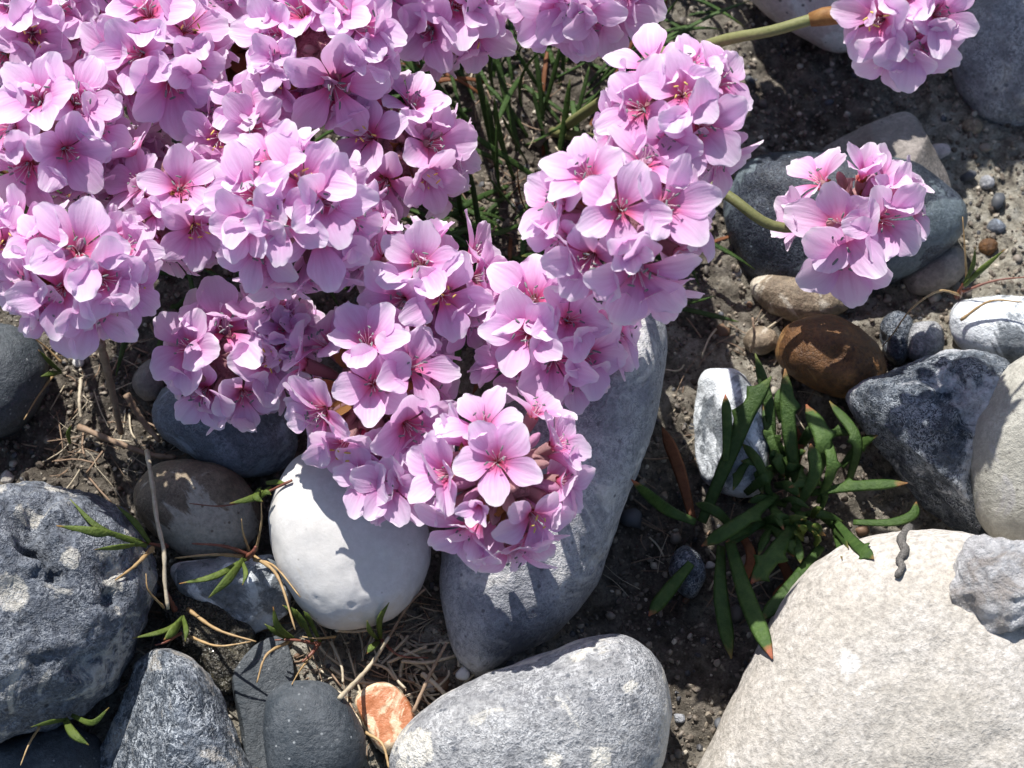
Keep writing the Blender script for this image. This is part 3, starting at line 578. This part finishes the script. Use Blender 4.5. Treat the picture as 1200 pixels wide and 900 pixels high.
CUSH = at(470, 160, 0)
def flower(label, cx, cy, Rp, z, florets, stem=None, fill=True, sphere=0.60, seed=0, sheath=False, fs=1.07):
    """one thrift head: florets surveyed at their throats (px, py, radius px, y/g, closed), others filled in round the sides and back"""
    rg = random.Random(seed * 7 + int(cx * 3 + cy)); C = at(cx, cy, z); k = pxm(C)
    v = (CAM - C).normalized(); rt = (CR - v * CR.dot(v)).normalized(); up = v.cross(rt)
    if stem is None:
        g = drop(at(cx, cy - 6, 2).lerp(CUSH, 0.12)); path = [g, g.lerp(C, 0.5) + Vector((0, 0, 0.25 * (C.z - g.z))), C]
    else:
        path = [at(*p) for p in stem] + [C]; path[0] = drop(path[0]) - Vector((0, 0, 0.001))
    path[0] = path[0] - Vector((0, 0, 0.002)); base = path[0].copy()
    e = tag(empty('thrift_flower', base), label, 'flower', 'pink thrift flower heads')
    sp = spline(path, 22); V, F, UV = tube([p - base for p in sp], [0.00085 - 0.00015 * i / 22 for i in range(23)], 8)
    link('stem', mesh('stem', V, F, M['stem'], True, UV), e)
    sdir = (sp[-4] - sp[-1]).normalized()
    link('receptacle', make_core(Rp * k * 0.37, int(cx)), e, loc=C - base)
    dirs = []
    Rs = Rp * sphere; FS = fs
    for fl in florets:
        fx, fy, fr = fl[:3]; kind = fl[3] if len(fl) > 3 else 'g'; closed = fl[4] if len(fl) > 4 else 0.0
        dx, dy = fx - cx, -(fy - cy); q = math.hypot(dx, dy); dz = math.sqrt(max((1.25 * Rs) ** 2 - q * q, 0.0)) - 0.25 * Rs
        p = C + (rt * dx + up * dy + v * dz) * k
        ax = (rt * dx + up * dy + v * (dz + 0.62 * Rs)).normalized()
        dirs.append(ax); p = p + ax * rg.uniform(-0.06, 0.14) * fr * k
        floret(e, base, p, ax, fr * FS * (1 + 0.15 * min(1.2, q / Rs) * fill) * k, kind == 'y', closed, rg)
    if fill:
        N = 36
        for i in range(N):
            zz = 1 - 2 * (i + 0.5) / N; rr = math.sqrt(1 - zz * zz); ph = i * 2.39996 + cx
            d = (rt * rr * math.cos(ph) + up * rr * math.sin(ph) + v * zz).normalized()
            if d.dot(sdir) > 0.55 or (florets and d.dot(v) > 0.6) or d.dot(v) < -0.75: continue
            if any(d.dot(o) > math.cos(R(31)) for o in dirs): continue
            dirs.append(d)
            floret(e, base, C + d * Rs * k * (rg.uniform(0.9, 1.12) if d.dot(v) < 0.25 or not florets else rg.uniform(0.7, 0.85)), d, Rp * k * rg.uniform(0.44, 0.53), rg.random() < 0.3, 0.0 if rg.random() < 0.68 else rg.uniform(0.3, 0.9), rg)
    for i in range(46):                                            # buds and dry scales show in the gaps
        d = Vector((rg.gauss(0, 1), rg.gauss(0, 1), rg.gauss(0, 1))).normalized()
        if d.dot(v) < 0: d = -d
        if any(d.dot(o) > math.cos(R(13)) for o in dirs): continue
        if i % 2: link('bud', BUDS[rg.randrange(4)], e, mat4=frame_to(d, rg.uniform(0, 6), C - base + d * Rs * k * rg.uniform(0.7, 0.9), Rp * k * rg.uniform(0.36, 0.46)))
        else: link('bract', BRACTS[rg.randrange(4)], e, mat4=frame_to(d, rg.uniform(0, 6), C - base + d * Rs * k * 0.45, Rp * k * 0.55))
    for i in range(5):
        a = R(72 * i + rg.uniform(0, 30)); side = sdir.orthogonal().normalized(); side.rotate(Quaternion(sdir, a))
        link('bract', BRACTS[1 if sheath else rg.randrange(4)], e, mat4=frame_to((side * 0.8 - sdir * 0.3).normalized(), rg.uniform(0, 6), C - base + sdir * Rp * k * 0.25, Rp * k * 0.6))
    if sheath:                                                     # papery brown sleeve under the head
        n = len(sp); q = sp[int(n * 0.70):int(n * 0.93)]; m = len(q)
        V, F, UV = tube([p - base for p in q], [0.0009 + 0.0009 * (i / (m - 1)) ** 1.5 + 0.0002 * (i % 2) for i in range(m)], 9)
        link('sheath', mesh('sheath', V, F, M['sheath'], True, UV), e)
    return e

#        label, centre px, radius px, height mm, florets
flower('pink thrift head hanging over the junction of the white egg-shaped and long grey stones', 587, 556, 104, 35, [(583, 540, 46), (565, 497, 42), (520, 556, 44), (628, 480, 36), (562, 592, 28, 'g', .7), (548, 622, 46), (625, 605, 40, 'y'), (652, 520, 34), (662, 565, 34), (600, 650, 40), (622, 632, 36)], seed=1)
flower('full pink thrift head with an open cup floret, above the white egg-shaped stone', 435, 455, 108, 32, [(437, 450, 46), (430, 402, 46), (378, 398, 42), (372, 482, 44), (482, 430, 44), (352, 425, 40), (405, 522, 44, 'y'), (478, 500, 50), (440, 530, 40), (515, 455, 40), (470, 385, 38)], seed=2)
flower('low pink thrift head tucked beneath the full one above the white stone', 462, 548, 72, 26, [(455, 568, 40), (430, 560, 38), (480, 575, 34), (500, 540, 34), (440, 545, 34)], seed=3)
flower('pink thrift head drooping over the blue-grey rounded stone, dry scales showing', 268, 418, 92, 25, [(263, 383, 48), (222, 408, 44), (312, 420, 44, 'y'), (238, 462, 40), (285, 462, 36), (306, 372, 36), (330, 395, 36), (330, 440, 32, 'y')], seed=4)
flower('pink thrift head with a yellow-centred cup floret between two fuller heads', 505, 335, 86, 37, [(493, 308, 46), (520, 348, 46, 'y'), (470, 352, 42), (560, 296, 42), (562, 325, 36), (550, 375, 36), (440, 300, 38), (478, 385, 34)], seed=5)
flower('pink thrift head covering the top of the long grey stone', 640, 388, 98, 33, [(625, 350, 50), (617, 390, 52), (667, 375, 44), (650, 425, 44), (690, 415, 42), (600, 430, 42), (716, 398, 42), (730, 385, 38), (585, 355, 38), (675, 445, 38)], seed=6)
flower('large round pink thrift head standing against the leafy cushion', 728, 255, 112, 55, [(726, 245, 50), (688, 205, 46), (758, 185, 44), (778, 240, 48), (820, 250, 42), (650, 238, 46), (690, 305, 46), (655, 280, 40), (737, 290, 36, 'g', .4), (748, 318, 56), (800, 300, 42), (710, 340, 44), (775, 340, 42)], seed=7)
flower('pink thrift head with a yellow-anthered floret, behind the large round one', 790, 135, 98, 58, [(800, 110, 44, 'y'), (750, 128, 46), (783, 162, 38), (822, 148, 50), (845, 185, 42), (762, 78, 42), (845, 95, 42), (720, 150, 36), (810, 75, 36)], seed=8)
flower('lone pink thrift head of few florets above the navy stone', 1002, 256, 90, 25, [(987, 266, 52), (993, 298, 56), (1034, 258, 46), (958, 208, 44), (1010, 205, 38, 'g', .65), (1032, 208, 36, 'g', .55), (1045, 232, 34, 'g', .3), (1075, 245, 36), (940, 258, 40, 'g', .3), (1058, 218, 28, 'g', .4)],
       stem=[(640, 150, 0), (760, 178, 24), (848, 226, 29), (912, 266, 27)], fill=False, seed=9, fs=1.18)
flower('pink thrift head on a long stem with a papery brown sheath', 1058, 18, 76, 66, [(1030, 22, 50, 'y'), (1072, 50, 46), (1098, 18, 42), (1048, 62, 44), (1012, 8, 36), (1060, -8, 44, 'y'), (1090, 55, 36)],
       stem=[(650, 150, 0), (735, 100, 38), (830, 53, 56), (905, 36, 63), (975, 18, 66)], seed=10, sheath=True, fs=1.02)
flower('pink thrift head overhanging the leafy cushion, its far side cut off', 680, -18, 92, 46, [(675, 5, 48), (630, 0, 46), (655, 18, 44), (712, 12, 46), (740, -10, 40), (690, 24, 40), (610, -10, 40)], seed=11)
flower('shaded pink thrift head with a dark red throat behind the leafy cushion', 522, 18, 74, 40, [(503, 36, 44), (538, 6, 44), (560, 38, 42, 'y'), (485, 15, 36), (560, 5, 36), (525, -25, 40)], seed=12)
flower('pink thrift head with a dry brown middle and one broad open floret', 378, 62, 98, 47, [(392, 102, 52), (322, 96, 40, 'y'), (322, 42, 46), (352, 12, 46), (425, 28, 46), (440, 58, 40), (412, 64, 28, 'g', .7), (395, 15, 40), (330, 70, 34)], seed=13)
flower('shaded pink thrift head with a brown unopened middle beside the leafy cushion', 470, 175, 84, 36, [(433, 160, 42, 'y'), (508, 168, 44), (482, 122, 38), (440, 112, 40), (500, 205, 38, 'y'), (535, 180, 36), (450, 215, 38), (430, 240, 38), (515, 225, 32, 'y')], seed=14)
flower('dense round pink thrift head with yellow anthers in its topmost floret', 345, 245, 106, 48, [(357, 212, 48, 'y'), (330, 256, 46), (376, 276, 50), (378, 237, 48), (296, 228, 48), (303, 290, 44), (318, 192, 44), (330, 325, 42), (372, 325, 44), (410, 255, 40), (400, 300, 38), (290, 262, 40)], seed=15)
flower('shaded pink thrift head with a deep red cup, between two lit heads', 213, 240, 78, 40, [(212, 218, 42), (228, 268, 40, 'y'), (180, 250, 30, 'g', .6), (195, 300, 38), (165, 215, 38), (160, 180, 36), (252, 292, 34), (180, 285, 34)], seed=16)
flower('pink thrift head with yellow anthers in a narrow gap of the cluster', 280, 152, 70, 42, [(255, 162, 40, 'y'), (295, 150, 40), (282, 122, 36), (265, 195, 34), (312, 130, 34)], seed=17)
flower('pink thrift head with a brown dry bud among its open florets', 190, 62, 90, 47, [(163, 64, 44), (222, 32, 42, 'y'), (200, 98, 50), (130, 60, 38), (175, 15, 42), (225, 75, 36), (140, 105, 38), (240, 8, 34), (205, 140, 36)], seed=18)
flower('pink thrift head with a red cup floret beside the buds', 62, 152, 92, 47, [(76, 176, 48), (50, 115, 48), (92, 118, 44), (30, 196, 46), (88, 218, 42), (15, 150, 42), (50, 222, 40), (115, 150, 36)], seed=19)
flower('pink thrift head drooping towards the old brown stalks', 92, 315, 98, 44, [(92, 293, 50), (70, 342, 46), (122, 328, 46), (152, 338, 44, 'y'), (30, 330, 40), (108, 365, 42), (60, 368, 40), (145, 290, 38), (50, 285, 36)], seed=20)
flower('pink thrift head with yellow anthers, cut off beyond the drooping head', -5, 285, 70, 44, [(6, 286, 42, 'y'), (20, 310, 36), (-30, 270, 40), (25, 262, 34)], seed=21)
flower('pink thrift head with bright yellow anthers beside the brown dry bud', 35, 35, 80, 46, [(38, 40, 46, 'y'), (85, 52, 40), (15, 5, 40), (70, 10, 38), (0, 65, 38), (55, 75, 34)], seed=22)
flower('pink thrift head behind the brown dry middle, mostly outside the frame', 285, -30, 80, 44, [(290, 5, 42), (262, -5, 40), (310, -10, 40), (280, -45, 40)], seed=23)
flower('pink thrift head crowning the cluster above the yellow-anthered one', 110, -30, 84, 46, [(112, -5, 44), (85, -15, 42), (140, -10, 42), (110, -50, 44), (60, -30, 40)], seed=24)
flower('pink thrift head behind the dark red throat, mostly outside the frame', 450, -35, 84, 45, [(450, -5, 44), (425, -15, 40), (478, -12, 40), (450, -55, 44)], seed=25)
flower('shaded pink thrift head low in the gap behind the red cup floret', 150, 205, 72, 33, [], seed=40)
flower('shaded small pink thrift head low in the middle of the dense cluster', 420, 275, 66, 34, [], seed=41)
flower('small shaded pink thrift head under the drooping and full heads', 335, 392, 60, 27, [], seed=42)
dh = at(268, 62, 34); db = drop(dh.lerp(CUSH, 0.4)); de = tag(empty('dead_flower_head', db), 'withered rust-brown flower head between two pink heads', 'flower')
V, F, UV = tube([p - db for p in spline([db, db.lerp(dh, 0.5) + Vector((0, 0, 0.004)), dh], 12)], [0.0007] * 13, 7); link('stem', mesh('stem', V, F, M['dry'], True, UV), de)
DB = mesh('bract', [v.co for v in BRACTS[0].vertices], [tuple(p.vertices) for p in BRACTS[0].polygons], M['dead'])
for i in range(34):
    d = Vector((random.gauss(0, 1), random.gauss(0, 1), random.gauss(0.3, 1))).normalized(); link('bract', DB, de, mat4=frame_to(d, random.uniform(0, 6), dh - db + d * 0.0012, 0.0095 * random.uniform(0.7, 1.15)))
# heads standing just beyond the frame: their shade lies across the stones in view
flower('pink thrift head standing beyond the pinkish white stone', 880, -260, 95, 48, [], stem=[(760, -120, 0), (860, -240, 40)], seed=26)
flower('pink thrift head standing beyond the large grey stone with sunlit patches', 1000, -235, 90, 46, [], stem=[(900, -60, 0), (985, -210, 40)], seed=27)
flower('pink thrift head farthest beyond the pinkish white stone', 955, -340, 95, 50, [], stem=[(860, -180, 0), (940, -320, 42)], seed=28)
flower('pink thrift head standing between the leafy cushion and the pinkish white stone', 815, -205, 92, 47, [], stem=[(720, -60, 0), (800, -180, 40)], seed=29)
flower('pink thrift head standing just past the pinkish white stone', 935, -190, 88, 46, [], stem=[(840, -40, 0), (920, -170, 40)], seed=30)
flower('pink thrift head farthest beyond the dark stone in shadow', 1090, -300, 92, 48, [], stem=[(1000, -120, 0), (1075, -280, 40)], seed=31)

# ------------------------------------------------------------------ leaves and stalks
def pt(px, py, z):
    p = on(px, py); return p + (CAM - p).normalized() * 0.0007 if p.z > z * MM else at(px, py, z)
def path_px(pts, n): return spline([pt(*p) for p in pts], n)
def leaf_part(parent, pts, wpx, mat, thick=0.35, n=16, teeth=(), tip=0.12, name='leaf', base=0.6):
    P = path_px(pts, n); k = pxm(P[0]); b = Vector(parent.location)
    mid = P[len(P) // 2]; V, F, UV = strap([p - b for p in P], wpx * k, wpx * k * thick, (CAM - mid).normalized() + Vector((random.uniform(-.4, .4), random.uniform(-.4, .4), 0)), tip, teeth, base)
    return link(name, mesh(name, V, F, M[mat], True, UV), parent)
def stalk_part(parent, pts, wpx, mat, name='stalk', n=18, taper=0.5):
    P = path_px(pts, n); k = pxm(P[0]); b = Vector(parent.location) if parent else P[0]
    V, F, UV = tube([p - b for p in P], [wpx * k * 0.5 * (1 - (1 - taper) * i / n) * (1 + 0.15 * math.sin(i * 2.1)) for i in range(n + 1)], 7)
    o = link(name, mesh(name, V, F, M[mat], True, UV), parent)
    if not parent: o.location = b
    return o

# buck's-horn plantain rosette
pl = tag(empty('plantain_plant', drop(at(900, 605, 0))), 'low rosette of fleshy toothed green leaves with red tips beside the cream boulder', 'plant')
PL = [([(822, 612, 2), (850, 545, 7), (878, 480, 11), (904, 441, 13)], 24, [(.62, -1), (.8, -1)]), ([(905, 540, 4), (902, 480, 9), (885, 414, 12)], 17, []), ([(935, 575, 3), (925, 505, 9), (920, 432, 13)], 20, [(.7, 1)]),
      ([(950, 570, 3), (965, 520, 10), (945, 474, 9)], 24, [(.6, 1)]), ([(995, 565, 3), (1004, 515, 9), (972, 470, 8)], 15, [(.5, -1)]), ([(950, 578, 4), (1000, 570, 7), (1064, 566, 9)], 17, [(.45, -1)]),
      ([(1000, 612, 4), (1045, 612, 6), (1070, 603, 7), (1074, 588, 7)], 15, []), ([(910, 580, 4), (868, 612, 8), (822, 640, 6)], 23, [(.35, -1)]), ([(815, 612, 3), (780, 596, 5), (740, 562, 5)], 18, []),
      ([(845, 640, 3), (845, 700, 6), (857, 772, 4)], 22, []), ([(855, 635, 4), (875, 700, 8), (905, 772, 7)], 25, []), ([(962, 640, 5), (925, 690, 8), (890, 728, 8)], 23, []), ([(940, 600, 5), (910, 645, 8), (880, 684, 7)], 22, [(.7, 1), (.55, -1), (.85, -1)]),
      ([(980, 612, 5), (1005, 640, 8), (1024, 655, 9)], 16, [(.6, -1), (.75, 1)]), ([(810, 660, 1), (785, 690, 3), (760, 722, 2)], 22, []), ([(925, 560, 3), (905, 520, 7), (895, 470, 8)], 15, []), ([(905, 590, 3), (890, 545, 9), (870, 520, 7)], 14, []),
      ([(960, 590, 3), (975, 545, 9), (965, 505, 9)], 18, [(.5, 1)]), ([(850, 540, 8), (852, 500, 11), (850, 462, 13)], 13, []), ([(930, 600, 4), (955, 555, 9), (950, 520, 11)], 17, []), ([(925, 610, 4), (935, 640, 8), (938, 660, 8)], 13, []),
      ([(900, 620, 3), (935, 612, 8), (968, 628, 8)], 14, [(.6, 1)]), ([(860, 620, 3), (840, 600, 6), (815, 590, 5)], 14, [])]
for pts, wd, teeth in PL: leaf_part(pl, pts, wd * random.uniform(0.72, 0.95), 'plantain', 0.30, 26, teeth)
for pts, wd in [([(812, 610, 1), (796, 550, 2), (776, 500, 2)], 15), ([(860, 615, 2), (880, 650, 4), (868, 690, 3)], 12), ([(905, 640, 2), (925, 680, 3), (905, 700, 4)], 14), ([(930, 560, 3), (938, 520, 4), (920, 485, 6)], 9)]:
    leaf_part(pl, pts, wd, 'dead', 0.15, 14, name='dead_leaf')
for i in range(34):
    x, y = random.gauss(915, 38), random.gauss(580, 34); a = random.uniform(0, 6.3); ln = random.uniform(28, 62); ex, ey = x + ln * math.cos(a), y + ln * math.sin(a) * 0.9
    leaf_part(pl, [(x, y, 2), ((x + ex) / 2 + random.uniform(-6, 6), (y + ey) / 2 - 6, random.uniform(4, 8)), (ex, ey, random.uniform(2, 8))], random.uniform(7, 14), 'plantain', 0.4, 12, [(random.uniform(.4, .8), random.choice((-1, 1)))], tip=0.16)
for i in range(9):
    x, y = random.uniform(930, 965), random.uniform(600, 640)
    leaf_part(pl, [(x, y, 6), (x + random.uniform(-8, 8), y - 8, 9), (x + random.uniform(-14, 14), y - random.uniform(6, 16), 11)], 9, 'grass', 0.5, 8, name='young_leaf', tip=0.2)

# leafy cushions the flower stems rise from
def cushion_leaf(k):
    rg = random.Random(900 + k); ln = rg.uniform(13, 23) * MM; bend = rg.uniform(-0.5, 0.9); tw = rg.uniform(-0.3, 0.3)
    P = []
    for i in range(11):
        t = i / 10; a = R(62) - bend * t * 1.2; P.append(Vector((ln * t * math.cos(a), ln * t * t * tw * 0.5, ln * t * math.sin(a) * (1 - 0.25 * t * bend))))
    V, F, UV = strap(P, rg.uniform(0.8, 1.25) * MM, 0.4 * MM, Vector((-0.6, 0.2, 0.6)), 0.1)
    return mesh('leaf', V, F, M['cushion'], True, UV), mesh('dead_leaf', V, F, M['dead'], True, UV)
CL = [cushion_leaf(k) for k in range(12)]
def cushion(label, n, region, dead=0.1):
    x0, x1, y0, y1 = region; c = drop(at((x0 + x1) / 2, (y0 + y1) / 2, 4)); e = tag(empty('thrift_cushion', c), label, 'plant')
    for i in range(n):
        p = drop(at(random.uniform(x0, x1), random.uniform(y0, y1), 4)); g, d = CL[random.randrange(12)]
        az = math.atan2(p.y - c.y, p.x - c.x) + random.gauss(0, 1.0); isd = random.random() < dead
        m = Matrix.Translation(p - c - Vector((0, 0, 0.001))) @ Matrix.Rotation(az, 4, 'Z') @ Matrix.Rotation(R(random.uniform(-10, 58)), 4, 'Y') @ Matrix.Scale(random.uniform(0.7, 1.15), 4)
        link('dead_leaf' if isd else 'leaf', d if isd else g, e, mat4=m)
cushion('open tuft of narrow dark green leaves between the pink flower heads', 290, (520, 745, 40, 330))
cushion('narrow green leaves hidden under the dense cluster of pink heads', 270, (-20, 480, -10, 330))
cushion('narrow green leaves at the back of the flower cluster', 150, (150, 800, -140, 30))

# small sprigs among the stones: (label, base px, [(kind, points, width)])
G, D_, RD = 'grass', 'golden', 'redstem'
SPR = [('green sprig of pointed leaves lying over the rim of the boulder', (176, 641), [(G, [(172, 640, 16), (118, 620, 19), (82, 585, 22)], 11), (G, [(165, 636, 16), (115, 624, 19), (66, 616, 20)], 15), (G, [(168, 638, 15), (140, 641, 18), (111, 644, 18)], 10), (G, [(175, 636, 14), (158, 612, 17), (136, 592, 18)], 11), (D_, [(179, 642, 14), (158, 663, 16), (135, 680, 17)], 9), (RD, [(196, 640, 6), (180, 638, 12), (165, 635, 15)], 8)]),
       ('red-stemmed sprig with golden dead blades over the small white flint', (292, 648), [(RD, [(292, 650, 9), (262, 640, 12), (225, 637, 14)], 8), (G, [(288, 655, 9), (252, 675, 12), (210, 684, 12)], 11), (G, [(285, 656, 10), (268, 678, 13), (244, 701, 13)], 15), (G, [(284, 658, 10), (288, 672, 12), (284, 686, 12)], 8), (D_, [(285, 652, 9), (250, 650, 11), (205, 654, 11)], 7), (D_, [(300, 645, 8), (306, 615, 13), (306, 588, 16)], 5), (D_, [(292, 645, 8), (285, 625, 12), (283, 608, 14)], 5), (D_, [(297, 652, 9), (325, 675, 12), (346, 738, 12)], 8), (D_, [(298, 656, 9), (322, 664, 11), (352, 700, 11)], 6), (RD, [(288, 654, 8), (296, 648, 11), (300, 640, 12)], 13)]),
       ('green sprig with a red stem beside the lower edge of the boulder', (213, 722), [(G, [(210, 728, 8), (190, 740, 11), (155, 748, 13)], 10), (G, [(214, 725, 8), (204, 738, 11), (192, 750, 12)], 17), (G, [(214, 722, 8), (218, 738, 11), (217, 752, 11)], 9), (RD, [(205, 715, 6), (198, 700, 9), (194, 690, 10)], 10), (D_, [(220, 714, 6), (255, 738, 8), (300, 752, 9)], 8), (D_, [(222, 746, 6), (255, 757, 8), (294, 752, 9)], 6), (D_, [(192, 712, 10), (174, 692, 14), (171, 672, 15)], 5), (RD, [(212, 742, 7), (195, 752, 10), (182, 756, 10)], 6)]),
       ('green sprig with pale roots at the lower edge of the white egg-shaped stone', (362, 750), [(G, [(345, 750, 4), (326, 735, 8), (320, 711, 11)], 11), (G, [(340, 750, 4), (322, 740, 7), (310, 731, 8)], 9), (G, [(355, 735, 5), (345, 718, 8), (331, 709, 9)], 10), (G, [(366, 752, 4), (356, 730, 8), (347, 714, 10)], 10), (G, [(375, 752, 4), (362, 725, 8), (356, 716, 9)], 9), (D_, [(393, 746, 3), (372, 748, 5), (352, 746, 5)], 5), (RD, [(374, 752, 3), (366, 765, 4), (354, 776, 4)], 9), (D_, [(338, 752, 4), (312, 768, 6), (301, 800, 6)], 7), (D_, [(365, 768, 3), (352, 785, 5), (342, 802, 4)], 5), (RD, [(375, 755, 3), (345, 750, 5), (322, 750, 5)], 7)]),
       ('tiny green leaves on a red runner beside the brown stone', (335, 566), [(G, [(318, 572, 14), (295, 584, 16), (269, 590, 17)], 11), (G, [(304, 572, 14), (300, 582, 17), (308, 588, 17)], 13), (G, [(303, 584, 15), (312, 577, 17), (318, 580, 17)], 9), (G, [(312, 566, 14), (325, 565, 15), (336, 567, 16)], 9), (RD, [(342, 563, 10), (296, 584, 14), (260, 593, 14), (222, 590, 14)], 5)]),
       ('upright sprig with a reddish leaf below the white egg-shaped stone', (446, 752), [(G, [(443, 750, 4), (434, 740, 8), (430, 727, 10)], 10), (G, [(446, 748, 4), (445, 726, 9), (456, 706, 12)], 10), (G, [(443, 752, 4), (436, 758, 6), (430, 766, 6)], 12), (RD, [(447, 750, 3), (468, 768, 4), (502, 771, 3)], 6)]),
       ('green sprig creeping from under the boulder by the wedge-shaped flint', (80, 843), [(G, [(80, 843, 9), (60, 846, 12), (36, 852, 14)], 8), (G, [(76, 842, 9), (86, 860, 12), (104, 873, 12)], 15), (G, [(84, 838, 9), (108, 847, 12), (128, 829, 13)], 10), (D_, [(46, 852, 8), (34, 872, 10), (24, 897, 10)], 5)]),
       ('faint green sprig in the shade beside the very dark stone', (72, 436), [(G, [(72, 436, 3), (58, 424, 7), (45, 410, 10)], 8), (G, [(72, 436, 3), (60, 438, 6), (48, 441, 7)], 9), (D_, [(64, 438, 3), (46, 462, 5), (28, 492, 5)], 5), (D_, [(72, 425, 3), (55, 408, 5), (38, 395, 6)], 5), (G, [(82, 520, 2), (80, 508, 5), (84, 498, 7)], 7)]),
       ('seedling with two green leaves on a red runner above the marbled flint', (1123, 350), [(G, [(1130, 332, 10), (1140, 312, 14), (1143, 290, 17)], 8), (G, [(1130, 335, 10), (1150, 316, 14), (1178, 292, 17)], 10), (RD, [(1122, 348, 5), (1127, 338, 8), (1132, 328, 10)], 12), (RD, [(1128, 342, 8), (1165, 329, 10), (1210, 324, 11)], 6), (D_, [(1126, 346, 6), (1100, 341, 11), (1068, 362, 12), (1046, 392, 7), (1034, 406, 4)], 5), (D_, [(1126, 375, 9), (1160, 353, 13), (1198, 354, 14)], 6), (D_, [(1133, 328, 10), (1131, 295, 14), (1128, 254, 18)], 5)])]
for lab, (bx, by), bl in SPR:
    b = on(bx, by); e = tag(empty('sprig', b), lab, 'sprig')
    for mt, pts, wd in bl:
        if mt == G: leaf_part(e, pts, wd * 0.8, mt, 0.45, 12, tip=0.3)
        else: stalk_part(e, pts, wd * 0.68, mt, 'stem' if mt == RD else 'dead_blade', 14, 0.35)

ST = [('bleached frayed stalk standing between the boulder and brown stone', [(172, 528, 10), (179, 570, 13), (184, 610, 15), (192, 645, 15), (193, 680, 13), (197, 714, 11)], 6, 'straw'), ('thick reddish brown old stalk under the drooping flower head', [(117, 400, 22), (130, 452, 12), (142, 508, 2)], 11, 'dry'),
      ('short brown old stalk beside the thick reddish one', [(148, 462, 6), (166, 492, 3), (187, 517, 2)], 9, 'dry'), ('knobbly brown runner lying across the shaded soil', [(92, 500, 1), (140, 520, 2), (178, 533, 2), (206, 536, 2)], 8, 'dry'),
      ('pale straw slanting over the sand by the orange chip', [(398, 818, 2), (432, 782, 4), (456, 746, 6)], 6, 'straw'), ('pale straw lying along the foot of the white egg-shaped stone', [(394, 738, 2), (415, 740, 2), (434, 738, 2)], 5, 'straw'),
      ('brown dry stem leaning between the orange chip and long grey stone', [(484, 835, 3), (504, 790, 5), (523, 754, 7)], 5, 'dry'), ('thin brown stem against the long grey stone', [(455, 748, 3), (478, 710, 6), (498, 690, 8)], 4, 'dry'),
      ('white broken straw beside the big rounded grey stone', [(495, 790, 1), (508, 800, 2), (521, 813, 2)], 7, 'straw'), ('weathered black twig lying on the cream boulder', [(1066, 618, 12), (1056, 632, 15), (1061, 645, 16), (1054, 656, 16), (1057, 664, 17), (1051, 676, 17)], 11, 'twig'),
      ('fine straw crossing the soil beside the pale roots', [(388, 752, 1), (400, 780, 2), (402, 800, 2)], 4, 'straw'), ('thin dark stem standing beside the buff pebble by the orange-brown stone', [(880, 412, 3), (884, 395, 8), (882, 372, 10)], 4, 'dry'),
      ('golden straw curving over the slate pebble and orange chip', [(428, 858, 4), (448, 872, 5), (456, 900, 5)], 4, 'golden'), ('thin straw crossing the shaded soil near the faint sprig', [(95, 445, 3), (93, 470, 3), (95, 490, 2)], 5, 'straw')]
for lab, pts, wd, mt in ST: tag(stalk_part(None, pts, wd, mt, 'dry_stalk', 20, 0.7), lab, 'stalk', 'dry stalks lying among the stones')

# fine dead fibres on the soil (uncountable)
V, F = [], []
for i in range(680):
    px, py = random.choice([(random.uniform(360, 540), random.uniform(690, 880)), (random.uniform(50, 240), random.uniform(400, 560)), (random.uniform(700, 960), random.uniform(370, 700)), (random.uniform(520, 700), random.uniform(60, 320)), (random.uniform(160, 340), random.uniform(690, 800))])
    if i >= 630: px, py = random.uniform(390, 540), random.uniform(735, 850)
    p = drop(at(px, py, 0)); a = random.uniform(0, 6.3); ln = random.uniform(2, 8) * MM; d = Vector((math.cos(a), math.sin(a), random.uniform(-.1, .25)))
    q = [p + Vector((0, 0, 0.0005)), p + d * ln * 0.5 + Vector((random.uniform(-1, 1), random.uniform(-1, 1), random.uniform(0.1, 0.9))) * 0.7 * MM, p + d * ln + Vector((0, 0, 0.0004))]
    v, f, _ = tube(spline(q, 5), [(random.uniform(0.15, 0.32) if i >= 630 else random.choice((0.05, 0.07, 0.1, 0.17))) * MM] * 6, 4); o = len(V); V += v; F += [tuple(x + o for x in y) for y in f]
tag(link('litter', mesh('litter', V, F, [M['dry'], M['straw']], fmat=[0 if (k // 22) % 3 and k // 22 < 630 else 1 for k in range(len(F))])), 'fine dead grass fibres littering the soil', 'litter', kind='stuff')
